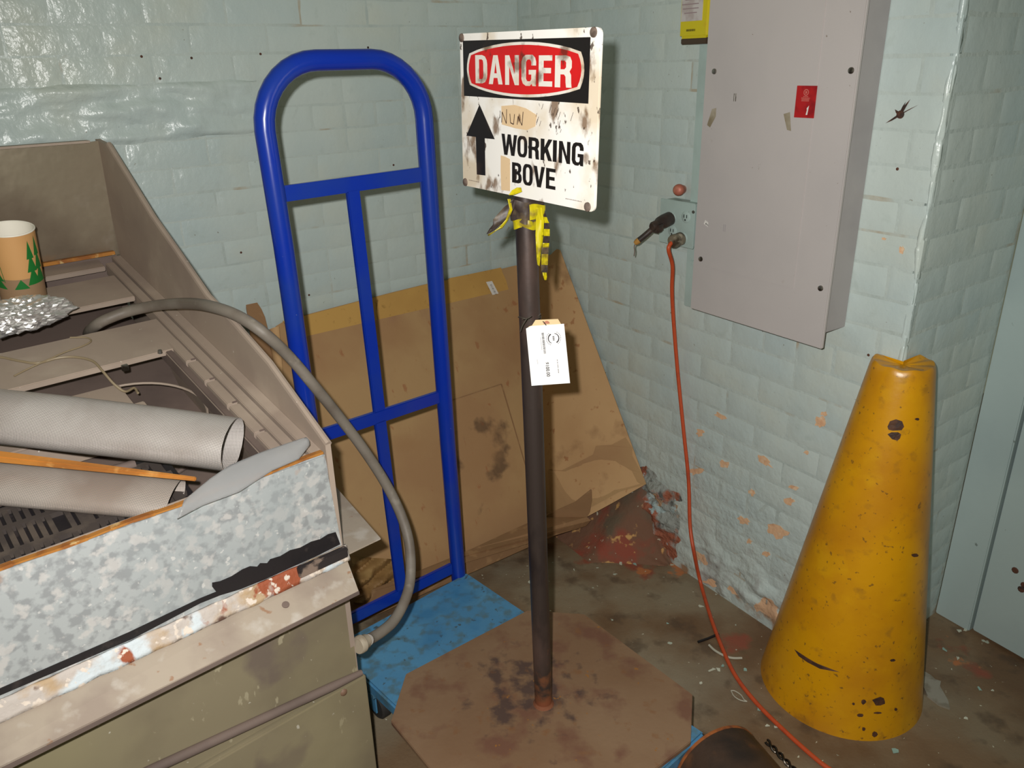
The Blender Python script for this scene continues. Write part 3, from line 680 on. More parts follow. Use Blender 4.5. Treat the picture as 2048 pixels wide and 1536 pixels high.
flat('black_band', [[[(-.168, .0275), (.157, .0262), (.157, .1145), (-.168, .1160)]]], .0004, M_SBLK)
def barrel(hw, hh, k):
    pts = []
    for i in range(13): t = -1 + 2 * i / 12; pts.append((t * hw * .945, hh * (.615 + .385 * (1 - t * t) ** .9)))
    right = [(hw * (.945 + .055 * (1 - s * s)), hh * .615 * s) for s in (.66, .33, 0, -.33, -.66)]
    bot = [(x, -y) for x, y in reversed(pts)]
    left = [(-x, -y) for x, y in right]
    return [(-.005 + x, .0708 + y) for x, y in pts + right + bot + left]
flat('white_outline', [[barrel(.1515, .0405, 0)]], .0008, M_SLET)
flat('red_shape', [[barrel(.1455, .0362, 0)]], .0012, M_SRED)
def O_(r=.30): return rrect(0, 0, 1, 1, r)
def ring_hole(x0, y0, x1, y1, r): return rrect(x0, y0, x1, y1, r)
G = {
 'D': [[[(0, 0), (0, 1), (.58, 1), (.82, .95), (.96, .82), (1, .68), (1, .32), (.96, .18), (.82, .05), (.58, 0)], [(.32, .15), (.54, .15), (.64, .19), (.67, .28), (.67, .72), (.64, .81), (.54, .85), (.32, .85)]]],
 'A': [[[(0, 0), (.34, 1), (.66, 1), (1, 0), (.70, 0), (.635, .22), (.365, .22), (.30, 0)], [(.41, .38), (.59, .38), (.5, .76)]]],
 'N': [[[(0, 0), (0, 1), (.31, 1), (.70, .36), (.70, 1), (1, 1), (1, 0), (.70, 0), (.30, .63), (.30, 0)]]],
 'G': [[[(1, .66), (1, .78), (.93, .91), (.76, 1), (.30, 1), (.10, .93), (0, .78), (0, .22), (.10, .07), (.30, 0), (.58, 0), (.70, .07), (.76, 0), (1, 0), (1, .52), (.50, .52), (.50, .37), (.68, .37), (.68, .22), (.60, .15), (.42, .15), (.32, .23), (.32, .77), (.42, .85), (.59, .85), (.68, .77), (.68, .66)]]],
 'E': [[[(0, 0), (0, 1), (.98, 1), (.98, .83), (.36, .83), (.36, .60), (.90, .60), (.90, .43), (.36, .43), (.36, .17), (1, .17), (1, 0)]]],
 'R': [[[(0, 0), (0, 1), (.64, 1), (.88, .95), (.98, .82), (.98, .62), (.86, .50), (.95, .40), (.97, .14), (1, 0), (.68, 0), (.64, .16), (.63, .34), (.54, .41), (.33, .41), (.33, 0)], [(.33, .57), (.56, .57), (.65, .63), (.65, .78), (.56, .84), (.33, .84)]]],
 'W': [[[(0, 1), (.17, 0), (.38, 0), (.5, .56), (.62, 0), (.83, 0), (1, 1), (.79, 1), (.71, .40), (.60, 1), (.40, 1), (.29, .40), (.21, 1)]]],
 'O': [[rrect(0, 0, 1, 1, .34), rrect(.32, .15, .68, .85, .15)]],
 'K': [[[(0, 0), (0, 1), (.33, 1), (.33, .62), (.66, 1), (1, 1), (.62, .58), (1, 0), (.66, 0), (.42, .38), (.33, .28), (.33, 0)]]],
 'I': [[[(0, 0), (0, 1), (1, 1), (1, 0)]]],
 'B': [[[(0, 0), (0, 1), (.62, 1), (.86, .95), (.95, .84), (.95, .64), (.82, .52), (.96, .42), (1, .30), (1, .18), (.90, .05), (.66, 0)], [(.32, .58), (.54, .58), (.63, .64), (.63, .78), (.54, .84), (.32, .84)], [(.32, .16), (.56, .16), (.66, .22), (.66, .37), (.56, .43), (.32, .43)]]],
 'V': [[[(0, 1), (.33, 0), (.67, 0), (1, 1), (.69, 1), (.5, .32), (.31, 1)]]],
}
def word(name, letters, m, o=.0016):
    lp = []
    for ch_, x0, x1, y0, y1 in letters:
        for loops in G[ch_]: lp.append([[(x0 + (x1 - x0) * x, y0 + (y1 - y0) * y) for x, y in l] for l in loops])
    return flat(name, lp, o, m)
word('danger_lettering', [('D', -.1295, -.0945, .0490, .0930), ('A', -.0905, -.0515, .0483, .0925), ('N', -.0445, -.0075, .0480, .0922), ('G', -.0010, .0360, .0475, .0925), ('E', .0425, .0755, .0475, .0915), ('R', .0815, .1205, .0470, .0912)], M_SLET)
flat('up_arrow', [[[(-.1200, .0150), (-.1630, -.0390), (-.1330, -.0390), (-.1320, -.1030), (-.1050, -.1020), (-.1055, -.0395), (-.0760, -.0390)]]], .0008, M_SBLK)
word('working_lettering', [('W', -.0565, -.0130, -.0620, -.0285), ('O', -.0125, .0140, -.0620, -.0287), ('R', .0175, .0450, -.0620, -.0290), ('K', .0485, .0775, -.0618, -.0292), ('I', .0790, .0885, -.0618, -.0295), ('N', .0935, .1205, -.0620, -.0296), ('G', .1240, .1505, -.0625, -.0290)], M_SBLK, .0008)
word('bove_lettering', [('B', -.0270, -.0005, -.1050, -.0720), ('O', .0025, .0290, -.1055, -.0715), ('V', .0310, .0600, -.1050, -.0722), ('E', .0630, .0870, -.1045, -.0725)], M_SBLK, .0008)
for one_ in [[[(-.0595, -.0640), (-.0470, -.0650), (-.0330, -.0680), (-.0330, -.1205), (-.0585, -.1215), (-.0600, -.0900)]], [[(-.0570, .0150), (-.0200, .0180), (.0100, .0140), (.0380, .0050), (.0340, -.0120), (.0120, -.0190), (-.0180, -.0180), (-.0560, -.0140)]]]: flat('patch_tape', [one_], .0005, M_CREAM)
def pen(segs, w, o, m, name):
    lp = []
    for (x0, y0, x1, y1) in segs:
        d = Vector((x1 - x0, y1 - y0)); n2 = Vector((-d.y, d.x)).normalized() * w / 2
        lp.append([[(x0 - n2.x, y0 - n2.y), (x1 - n2.x, y1 - n2.y), (x1 + n2.x, y1 + n2.y), (x0 + n2.x, y0 + n2.y)]])
    return flat(name, lp, o, m)
M_PEN = mat('faded_pen', srgb(58, 38, 30), .6)
pen([(-.0555, -.011, -.0540, .006), (-.0540, .006, -.0425, -.012), (-.0425, -.012, -.0415, .0105), (-.0325, .004, -.0310, -.010), (-.0310, -.010, -.0225, -.012), (-.0225, -.012, -.0200, .004), (-.0130, -.012, -.0105, .001), (-.0105, .001, .0000, -.0125), (.0000, -.0125, .0030, .0085)], .0016, .0010, M_PEN, 'handwriting')
scr = []
for k in range(14):
    x = rnd.uniform(.030, .125); y = rnd.uniform(-.018, .018); ln = rnd.uniform(.005, .013); scr.append((x, y, x + ln * .45, y + ln))
pen(scr, .0008, .0007, M_PEN, 'scratches')['kind'] = 'stuff'
tiny = []
for (x0, x1, y) in ((-.158, -.128, -.1155), (.112, .150, -.1145)):
    x = x0
    while x < x1: g = rnd.uniform(.0012, .003); tiny.append((x, y, x + g, y)); x += g + .001
pen(tiny, .0012, .0007, mat('tiny_grey_print', srgb(120, 104, 96), .6), 'small_print')['kind'] = 'stuff'
M_BOLT = mat('dull_bolt_head', srgb(112, 96, 86), .55, layers=[NL(srgb(84, 70, 62), 90, .45, .6)])
for (x, y) in ((-.1715, .1205), (.1630, .1205), (-.1700, -.1205), (.1630, -.1205)):
    mb = MB(); mb.lathe(SP(x, y, -.0005), [(.0072, 0), (.0068, .0022), (.0045, .0034)], 16, SN); mb.build('bolt', M_BOLT, sign, smooth=True)

# ------------------------------------------------------------------ caution tape tied around the pole top
M_TYEL = mat('caution_tape_yellow', srgb(190, 176, 14), .4, layers=[NL(srgb(120, 100, 40), 40, .5, .62, amt=.8)])
M_TBLK = mat('caution_tape_black', srgb(58, 48, 44), .5, layers=[NL(srgb(90, 76, 58), 40, .5, .65)])
pp = lambda z: PB.lerp(PT, (z - PB.z) / (PT.z - PB.z))
tk = empty('caution_tape', pp(1.27), 'yellow and black caution tape tied around pole below the sign', 'tape')
def band(z0, z1, r0, r1, m, name, k0=0, k1=1, seed=0, lump=.004):
    mb = MB()
    def fn(s, t):
        a = 2 * math.pi * (k0 + (k1 - k0) * s); z = z0 + (z1 - z0) * t
        r = r0 + (r1 - r0) * t + lump * noise.noise(Vector((math.cos(a) * 2, math.sin(a) * 2, z * 60 + seed)))
        c = pp(z); return V(c.x + r * math.cos(a), c.y + r * math.sin(a), z + .003 * math.sin(3 * a + seed))
    mb.grid(fn, 36, 6); return mb.build(name, m, tk, smooth=True, fix=False, angle=60)
band(1.236, 1.251, .0205, .0225, M_TYEL, 'tape_wrap', seed=1)
band(1.247, 1.285, .0235, .030, M_TBLK, 'tape_wrap', seed=3, lump=.006)
band(1.250, 1.276, .0285, .0315, M_TYEL, 'tape_wrap', k0=.78, k1=.98, seed=5, lump=.005)
def ribbon(pts, wds, m, name, side=SA, twist=0):
    mb = MB(); pts = [Vector(p) for p in pts]; n = len(pts) - 1
    def fn(s, t):
        i = round(s * n); c = pts[i]; an = twist * s
        sd = side * math.cos(an) + SN * math.sin(an)
        return c + sd * (t - .5) * wds[i] + SN * .004 * math.sin(t * 6 + i)
    mb.grid(fn, n, 4, thick=SN * -.0006); return mb.build(name, m, tk, smooth=True, angle=60)
tp = lambda x, y, o=.03: on_plane(x, y, pp(1.27) + SN * o, SN)
XR = AX_R
def rib_px(px, o, m, name):
    # px: list of (centre x, centre y, half width px)
    mb = MB(); n = len(px) - 1
    def fn(s, t):
        i = round(s * n); x, y, h = px[i]
        p = on_plane(x + (t - .5) * 2 * h, y + (t - .5) * (i % 2) * 3, pp(1.27) + V(0, -1, 0) * (o + .004 * math.sin(i * 1.7 + t * 5)), V(0, -1, 0)); return p
    mb.grid(fn, n, 4, thick=V(0, .0008, 0)); return mb.build(name, m, tk, smooth=True, angle=60)
rib_px([(1028, 400, 4), (1018, 416, 10), (1008, 430, 14), (1000, 441, 14), (994, 449, 8), (984, 459, 5), (975, 468, 2)], .026, M_TBLK, 'tape_end')
rib_px([(1018, 398, 3), (1022, 418, 3), (1014, 440, 3), (1002, 455, 3), (990, 462, 2), (976, 471, 1)], .031, M_TYEL, 'tape_edge')
rib_px([(1022, 390, 5), (1034, 382, 10), (1038, 375, 4)], .036, M_TYEL, 'tape_edge')
rib_px([(1078, 415, 6), (1080, 440, 8), (1079, 470, 8), (1078, 495, 6), (1077, 515, 4), (1077, 531, 2)], .022, M_TYEL, 'tape_end')
ys = [(1081, 412), (1087, 434), (1092, 446), (1093, 458), (1093, 472), (1092, 486), (1091, 495), (1090, 508), (1089, 530), (1089, 545), (1091, 560)]
for i in range(len(ys) - 1):
    (xa, ya), (xb, yb) = ys[i], ys[i + 1]; hw = 6.5 if i < 9 else 4
    rib_px([(xa, ya, hw), ((xa + xb) / 2, (ya + yb) / 2, hw), (xb, yb, hw if i < 9 else 2)], .010, M_TYEL if i % 2 else M_TBLK, 'tape_stripe')

# ------------------------------------------------------------------ price tag on a string
M_TAG = mat('bright_paper', srgb(244, 242, 240), .55); M_MANILA = mat('manila_card', srgb(226, 196, 150), .6)
M_INK = mat('grey_ink', srgb(44, 38, 42), .6); M_INK2 = mat('light_ink', srgb(104, 96, 98), .6)
tgp = V(.070, 1.318, .9); tgn = V(.15, -1, .0).normalized()
TG = lambda x, y, o=0: on_plane(x, y, tgp, tgn) + tgn * o
tg = empty('price_tag', TG(1092, 650), 'white price tag reading 100 dollars hanging on dark pole', 'price tag')
mb = MB(); mb.poly([[TG(x, y) for x, y in ((1063, 771), (1139, 766), (1127, 652), (1122, 648), (1116, 638), (1071, 640), (1064, 651), (1058, 653), (1054, 658))]], thick=-tgn * .0006); mb.build('tag_card', M_MANILA, tg)
mb = MB(); mb.poly([[TG(x, y, .0004) for x, y in ((1063, 771.5), (1140, 766), (1128, 647.5), (1090, 650), (1062, 652), (1052, 657))]], thick=-tgn * .0003); lbl = mb.build('tag_label', M_TAG, tg)
mb = MB(); c = TG(1093, 647.5, .0006); mb.poly([[c + (SA * .0 + V(1, .15, 0).normalized() * math.cos(t) + Zv * math.sin(t)) * .0056 for t in np.linspace(0, math.pi, 12)]]); mb.build('reinforcing_ring', M_COP, tg)
# print: label frame, x runs down the tag, as on the turned label
T0, T1, T2 = TG(1128, 647.5), TG(1140, 766), TG(1052, 657)
ex = (T1 - T0).normalized(); ey = (T2 - T0).normalized(); lx, ly_ = (T1 - T0).length, (T2 - T0).length
def TP(u, v): return T0 + ex * (u * lx) + ey * (v * ly_) + tgn * .0008
mb = MB(); u = .10
while u < .45:
    g = rnd.choice((.004, .006, .009)); mb.poly([[TP(u, .555), TP(u + g, .555), TP(u + g, .615), TP(u, .615)]]); u += g + rnd.choice((.004, .006))
mb.build('barcode', M_INK, tg)
mb = MB(); u = .17
while u < .38:
    g = rnd.uniform(.006, .010); mb.poly([[TP(u, .645), TP(u + g, .645), TP(u + g, .658), TP(u, .658)]]); u += g + .006
mb.build('tiny_print', M_INK2, tg); mb = MB()
u = .57
while u < .80:
    g = rnd.uniform(.006, .012); mb.poly([[TP(u, .268), TP(u + g, .268), TP(u + g, .290), TP(u, .290)]]); u += g + .005 + .012 * (rnd.random() < .2)
mb.build('tiny_print', M_INK2, tg); mb = MB()
u = .53
while u < .60:
    g = .007; mb.poly([[TP(u, .80), TP(u + g, .80), TP(u + g, .812), TP(u, .812)]]); u += g + .006
mb.build('tiny_print', M_INK2, tg)
lc_u, lc_v = .215, .315
def LP(r, t): return TP(lc_u, lc_v) + (ex * math.cos(t) + ey * math.sin(t)) * r
mb = MB()
for (t0, t1) in ((.5, 2.5), (3.4, 5.6)):
    for k in range(10):
        ta, tb = t0 + (t1 - t0) * k / 10, t0 + (t1 - t0) * (k + 1) / 10; w = .0006 + .0005 * k / 10
        mb.poly([[LP(.0095 - w, ta), LP(.0095 + w, ta), LP(.0095 + w, tb), LP(.0095 - w, tb)]])
    mb.poly([[LP(.0078, t1), LP(.0112, t1), LP(.0095, t1 + .28)]])
for k in range(4):
    u = -.0042 + .0022 * k; o_ = TP(lc_u, lc_v); mb.poly([[o_ + ex * u + ey * -.0016, o_ + ex * (u + .0014) + ey * -.0016, o_ + ex * (u + .0014) + ey * .0016, o_ + ex * u + ey * .0016]])
mb.build('round_logo', M_INK, tg)
mb = MB()
for k in range(9): t = -2.6 + .24 * k; mb.poly([[LP(.0122, t), LP(.0136, t), LP(.0136, t + .10), LP(.0122, t + .10)]])
for k in range(9): t = .5 + .24 * k; mb.poly([[LP(.0122, t), LP(.0136, t), LP(.0136, t + .10), LP(.0122, t + .10)]])
mb.build('ring_print', M_INK2, tg)
cu = bpy.data.curves.new('price_print', 'FONT'); cu.body = '$100.00'; cu.size = 1; cu.offset = .018; cu.align_x = 'LEFT'; cu.space_character = 1.02
to = bpy.data.objects.new('price_tmp', cu); COL.objects.link(to)
bpy.context.view_layer.update()
me = bpy.data.meshes.new_from_object(to.evaluated_get(bpy.context.evaluated_depsgraph_get())); bpy.data.objects.remove(to)
xs = [v.co.x for v in me.vertices]; wd = max(xs) - min(xs); scl = .245 * lx / wd
org = TP(.592, .60) - root_loc(tg)
for v in me.vertices: v.co = org + ex * (v.co.x * scl) - ey * (v.co.y * scl)
me.materials.append(M_INK); me.name = 'price_print'
po = bpy.data.objects.new('price_print', me); COL.objects.link(po); po.parent = tg
M_STR = mat('dark_string', srgb(64, 58, 48), .7)
mb = MB(); zr = on_plane(1050, 634, pp(1.09), V(0, -1, 0)).z
loop = [pp(zr) + V(math.cos(t) * .0205, math.sin(t) * .0205, .004 * math.sin(t * 2)) for t in np.linspace(-.9, 2 * math.pi - .9, 26)]
mb.tube(loop + [loop[0] + V(.004, -.004, -.002)], .0009, 6)
mb.tube(smooth_path([loop[0], loop[0] + V(.008, -.006, -.004), TG(1086, 643, .001), TG(1092, 650, .0014)], 5), .0009, 6)
mb.tube(smooth_path([loop[0], TG(1078, 634, .004), TG(1074, 629, .010), TG(1079, 623, .012)], 5), .0008, 6)
mb.tube(smooth_path([TG(1042, 634, .012), TG(1052, 632, .014), TG(1060, 627, .014)], 5), .0008, 6)
mb.tube(smooth_path([TG(1052, 632, .012), TG(1043, 646, .012), TG(1039, 660, .008)], 5), .0008, 6)
mb.build('string', M_STR, tg)

# ------------------------------------------------------------------ cardboard leaning in the corner
M_CARD = mat('brown_cardboard', srgb(178, 144, 102), .85, spec=.2,
    layers=[NL(srgb(164, 126, 90), 3, .42, .6, amt=.8), NL(srgb(146, 104, 86), 2.6, .44, .58, amt=.85, pts=[(tuple(C0 + dL * .55 + nL * .10 + Zv * .66), .12, .42)]),
            NL(srgb(98, 76, 58), 12, .50, .62, detail=8, amt=.8, pts=[(tuple(C0 + dL * .42 + nL * .28 + Zv * .30), .10, .36)]), NL(srgb(150, 84, 52), 30, .66, .72, amt=.5, stretch=(1, 1, .4)), NL(srgb(164, 126, 88), 6, .55, .68, amt=.5)],
    bumps=[(14, .25, .006), (160, .15, .001)])
M_CARDL = mat('light_cardboard', srgb(196, 158, 114), .85, spec=.2, layers=[NL(srgb(182, 142, 100), 3, .45, .62, amt=.7), NL(srgb(150, 92, 56), 34, .64, .70, amt=.6), NL(srgb(140, 104, 72), 9, .58, .70, amt=.6)], bumps=[(12, .25, .006)])
M_MUST_LIT = mat('flash_lit_mustard_cardboard', srgb(196, 154, 86), .8, spec=.2, layers=[NL(srgb(182, 140, 78), 4, .45, .62, amt=.7), NL(srgb(130, 96, 52), 40, .62, .72, amt=.5)], bumps=[(20, .2, .004)])  # mustard flap tone, lightened in the colour for the side facing the flash
M_CARDD = mat('dull_cardboard', srgb(146, 112, 80), .9, spec=.2, layers=[NL(srgb(140, 108, 76), 7, .45, .62, amt=.8), NL(srgb(176, 140, 100), 24, .58, .68, amt=.5)], bumps=[(20, .4, .006)])
M_EDGE = mat('cardboard_edge', srgb(110, 82, 62), .9, layers=[NL(srgb(150, 116, 84), 200, .5, .6)])
cbd = empty('cardboard_sheet', C0 + dL * .3 + nL * .45, 'large brown flattened cardboard box leaning in corner behind blue handle', 'cardboard')
B0, T0_ = C0 + nL * .445, C0 + nL * .014 + Zv * .815
kup = (T0_ - B0).normalized(); kn = dL.cross(kup); kn = kn if kn.dot(nL) > 0 else -kn
KP = lambda x, y, o=0: on_plane(x, y, B0 + kn * o, kn)
crL, crT = on_z(1098, 1075, .0), KP(1030, 531)
ku = lambda p: ((p - B0).dot(dL), (p - B0).dot(kup))
main_px = [(1030, 531), (960, 548), (860, 566), (790, 583), (720, 601), (640, 622), (572, 640), (552, 652), (548, 700), (566, 800), (610, 1000), (660, 1190), (715, 1232), (780, 1205), (860, 1172), (945, 1140), (1020, 1108), (1098, 1072)]
pl = [KP(x, y) for x, y in main_px]
for p in pl:
    if p.z < .004: p.z = .004
mb = MB(); mb.poly([pl], thick=-kn * .004); mb.build('main_panel', M_CARD, cbd)
# right part bends across the corner
g_tl, g_tr, g_br, g_bl = KP(1030, 531), on_plane(1120, 500, C0 + nR * .012, nR), on_plane(1292, 968, C0 + nR * .014, nR), KP(1098, 1072)
def bend(s, t):
    p = g_tl.lerp(g_tr, s).lerp(g_bl.lerp(g_br, s), t)
    bul = math.sin(math.pi * s) * .035 * (.3 + .7 * t)
    top = (noise.noise(Vector((s * 7, 1, 2))) * .012 * (1 - t)) if t < .1 else 0
    return p + V(-.35, -.75, .1) * bul * .6 + Zv * top
mb = MB(); mb.grid(bend, 16, 22, thick=V(.0015, .0035, -.001)); mb.build('bent_panel', M_CARDL, cbd, smooth=True)
# torn top layer hanging on the bent part
def bend_px(x, y):
    best = None
    d = ray(x, y)
    for i in range(41):
        for j in range(41):
            p = bend(i / 40, j / 40); q = p - CAM; tt = q.dot(d) / d.dot(d); e = (q - d * tt).length
            if best is None or e < best[0]: best = (e, p)
    return best[1]
torn = [(1098, 945), (1120, 938), (1140, 930), (1150, 922), (1165, 922), (1186, 912), (1192, 893), (1222, 884), (1252, 880), (1262, 893), (1268, 912), (1278, 940), (1291, 964), (1240, 986), (1196, 1004), (1150, 1030), (1104, 1062)]
mb = MB(); mb.poly([[bend_px(x, y) + V(-.10, -.30, .05).normalized() * .003 for x, y in torn]]); mb.build('torn_layer', M_CARD, cbd)
# folded top flap, hanging forward in two torn lengths
vn = (nL + Zv * .30).normalized()
VT = lambda x, y, o=0: on_plane(x, y, C0 + nL * .028 + Zv * .815 + vn * o, vn)
for nm, px_ in (('top_flap', [(566, 642), (600, 634), (660, 618), (720, 602), (752, 594), (757, 600), (752, 625), (760, 645), (767, 655), (752, 662), (700, 672), (617, 685), (600, 684), (585, 665)]),
                ('top_flap', [(752, 594), (800, 582), (860, 567), (895, 560), (900, 556), (945, 547), (1002, 535), (1005, 545), (1012, 560), (1016, 575), (1026, 606), (1022, 612), (975, 622), (920, 638), (850, 655), (765, 672), (757, 655), (752, 625)])):
    mb = MB(); mb.poly([[VT(x, y) for x, y in px_]], thick=-vn * .005); mb.build(nm, M_MUST_LIT, cbd)
    low = [p for p in px_]
mb = MB()
for (a, b) in (((600, 685), (752, 662)), ((766, 673), (1022, 613))):
    mb.bar(VT(*a, -.0025), VT(*b, -.0025), .006, .006, up=vn)
mb.build('flap_edge', M_EDGE, cbd)
e1, e2 = VT(987, 583, .0012), VT(997, 582, 0)
mb = MB(); mb.poly([[VT(x, y, .0012) for x, y in ((972, 564), (984, 562), (1003, 598), (991, 602))]]); mb.build('shipping_label', M_WHITE, cbd)
mb = MB()
for k in range(11):
    t = .16 + k * .068; a = V(*VT(981, 564, .0018)).lerp(VT(999, 597, .0018), t); b = V(*VT(975, 566, .0018)).lerp(VT(992, 600, .0018), t)
    mb.bar(a.lerp(b, .05), a.lerp(b, .55), .0009 + .0007 * (k % 3 == 0), .0002, up=vn)
mb.build('label_barcode', M_INK, cbd)
# bottom flap standing up off the floor
fn_ = (nL + Zv * .05).normalized()
FT = lambda x, y: on_plane(x, y, C0 + nL * .475, fn_)
fA = FT(1090, 1076); fB = bend_px(1183, 1005); fB = fB + (CAM - fB).normalized() * .03; fdir = V(fB.x - fA.x, fB.y - fA.y, 0).normalized(); fnn = V(fdir.y, -fdir.x, 0)
FT2 = lambda x, y: FT(x, y) if x < 1092 else on_plane(x, y, fA, fnn)
bf = [FT2(x, y) for x, y in ((660, 1212), (720, 1190), (800, 1158), (880, 1126), (946, 1098), (1010, 1068), (1085, 1034), (1120, 1018), (1152, 1004), (1183, 979), (1184, 1000), (1180, 1024), (1174, 1034), (1182, 1041), (1172, 1052), (1130, 1062), (1096, 1078), (1020, 1112), (945, 1145), (860, 1182), (770, 1222), (690, 1258))]
for p in bf: p.z = max(p.z, .002)
mb = MB(); mb.poly([bf], thick=-fn_ * .004); mb.build('bottom_flap', M_CARDD, cbd)
mb = MB(); mb.bar(KP(1003, 768, .002), KP(1060, 962, .002), .004, .002, up=kn); mb.bar(KP(905, 800, .002), KP(1003, 768, .002), .003, .0015, up=kn); mb.build('crease', M_CARDD, cbd)

sc_ = [(489, 592), (500, 590), (513, 603), (523, 618), (530, 634), (535, 655), (540, 690), (545, 720), (553, 765), (580, 830), (556, 820), (520, 745), (505, 705), (500, 665), (494, 622)]
mb = MB(); mb.poly([[KP(x, y, .014) for x, y in sc_]], thick=-kn * .005); o = mb.build('cardboard_scrap', M_CARDD, None, origin=KP(556, 820, .012)); tag(o, 'narrow torn cardboard strip standing left of the big cardboard sheet', 'cardboard')
# curled end of the sheet at its upper left corner
def curl(s, t):
    a = -.4 + 2.5 * s; p0_ = KP(552, 655, .03).lerp(KP(566, 800, .03), t)
    return p0_ + (dL * math.sin(a) * .018 + kn * (math.cos(a) * .022 - .012)) * (1 - .35 * t)
mb = MB(); mb.grid(curl, 12, 8, thick=kn * -.003); mb.build('curled_corner', M_CARDL, cbd, smooth=True)
# crumpled kraft paper on the floor behind the cart
M_KRAFT = mat('kraft_paper', srgb(142, 108, 62), .7, layers=[NL(srgb(118, 84, 48), 9, .45, .62), NL(srgb(170, 138, 86), 14, .58, .7, amt=.6)], bumps=[(30, .5, .006)])
kq0, kq1, kq2, kq3 = KP(700, 1112, .045), KP(800, 1120, .03), KP(770, 1205, .045), KP(690, 1205, .07)
def kraft(s, t):
    p = kq0.lerp(kq1, s).lerp(kq3.lerp(kq2, s), t); h = abs(math.sin((s * 2.1 + t * 1.6) * 3.4)) * .028 + noise.noise(Vector((s * 4, t * 5, 7))) * .014
    return p + kn * h
mb = MB(); mb.grid(kraft, 22, 18, thick=kn * -.0012); o = mb.build('crumpled_paper', M_KRAFT, None, origin=(kq3 + kq2) / 2, smooth=True, angle=25); tag(o, 'crumpled brown kraft paper between the metal unit and cardboard', 'paper')

# ------------------------------------------------------------------ sheet metal unit
UA = V(-.317, 1.184, 0); tF = math.radians(41.2); Fd = V(math.cos(tF), math.sin(tF), 0); Sd = V(-math.sin(tF), math.cos(tF), 0); nF = -Sd
SLOPE = .2
UP = lambda t, s, z: UA + Fd * t + Sd * s + Zv * z
def DZ_(s): return .895 + SLOPE * s
Dn = (Zv - Sd * SLOPE).normalized(); Ds = (Sd + Zv * SLOPE).normalized()
DP = lambda t, s, h=0: UP(t, s, DZ_(s)) + Dn * h
LW = .80
M_GALV = mat('galvanised_sheet', srgb(186, 190, 190), .42, metal=.25, layers=[NL(srgb(150, 152, 154), 62, .47, .60, detail=8, amt=.75), NL(srgb(214, 210, 206), 46, .54, .62, detail=8, amt=.75), NL(srgb(168, 176, 178), 4, .50, .62, amt=.5), NL(srgb(226, 224, 220), 90, .66, .70, amt=.7),
    NL(srgb(172, 110, 48), 9, .46, .58, detail=6, pts=[(tuple(UP(-.05, -.01, .885)), .008, .05), (tuple(UP(-.48, -.01, .885)), .008, .05), (tuple(UP(-.005, -.01, .89)), .004, .035)], rough=.85, metal=.0)], bumps=[(8, .12, .006), (90, .12, .001)])
M_BRASS = mat('dull_olive_sheet', srgb(148, 137, 112), .42, metal=.2, layers=[NL(srgb(130, 119, 98), 5, .42, .62, amt=.9), NL(srgb(118, 104, 96), 6, .40, .50, amt=.8, pts=[(tuple(UP(-.13, 0, .55)), .05, .12), (tuple(UP(-.16, 0, .36)), .05, .13)]), NL(srgb(186, 176, 148), 50, .66, .70, amt=.7, stretch=(1, 1, .5)), NL(srgb(160, 150, 118), 2.0, .5, .66, amt=.8), NL(srgb(200, 194, 178), 80, .72, .74)], bumps=[(60, .15, .001)])  # the two masked mauve patches are shadow painted into the sheet colour
M_LEDGE = mat('weathered_ledge', srgb(172, 158, 142), .5, metal=.15, layers=[NL(srgb(150, 134, 122), 9, .45, .62, amt=.8), NL(srgb(196, 188, 178), 22, .56, .68, amt=.7), NL(srgb(150, 104, 70), 40, .66, .71, amt=.7)], bumps=[(40, .2, .002)])
M_DUST = mat('mauve_dusty_metal', srgb(164, 147, 132), .7, layers=[NL(srgb(148, 131, 119), 5, .44, .62, amt=.8), NL(srgb(182, 166, 150), 8, .55, .70, amt=.6), NL(srgb(220, 212, 200), 90, .74, .76)], bumps=[(200, .1, .001)])
M_DUSTD = mat('dark_dusty_metal', srgb(112, 96, 88), .8, layers=[NL(srgb(92, 78, 72), 6, .45, .62, amt=.8)], bumps=[(120, .15, .001)])
M_TARN = mat('tarnished_sheet', srgb(156, 144, 124), .30, metal=.4, layers=[NL(srgb(128, 114, 98), 4.5, .44, .62, amt=.85), NL(srgb(150, 112, 74), 9, .60, .70, amt=.6), NL(srgb(196, 186, 176), 6, .58, .72, amt=.6)], bumps=[(6, .6, .012), (60, .12, .001)])
M_TAR = mat('black_tar', srgb(30, 26, 28), .55, layers=[NL(srgb(60, 52, 50), 30, .6, .7, amt=.6)], bumps=[(80, .3, .002)])
M_FLAKY = mat('flaking_rust_strip', srgb(184, 174, 166), .75, layers=[NL(srgb(176, 150, 118), 14, .50, .60, detail=7), NL(srgb(196, 204, 208), 18, .52, .60, detail=7), NL(srgb(148, 76, 46), 22, .40, .47, detail=8, dist=.3, pts=[(tuple(UP(-.115, -.01, .70)), .03, .075), (tuple(UP(-.225, -.01, .70)), .01, .055), (tuple(UP(-.36, -.01, .70)), .0, .05)]), NL(srgb(214, 200, 186), 60, .58, .62, detail=7), NL(srgb(98, 72, 60), 30, .62, .70)], bumps=[(40, .8, .006)])
M_ORUST = mat('orange_rust', srgb(170, 112, 44), .8, layers=[NL(srgb(140, 84, 34), 30, .45, .6), NL(srgb(196, 164, 110), 50, .6, .68)])
M_LIP = mat('grimy_lip', srgb(128, 110, 98), .6, layers=[NL(srgb(44, 38, 38), 26, .46, .52, detail=6)])
un = empty('sheet_metal_unit', UP(-LW / 2, .45, 0), 'old galvanised sheet metal kitchen unit with slatted open top at left', 'metal unit')
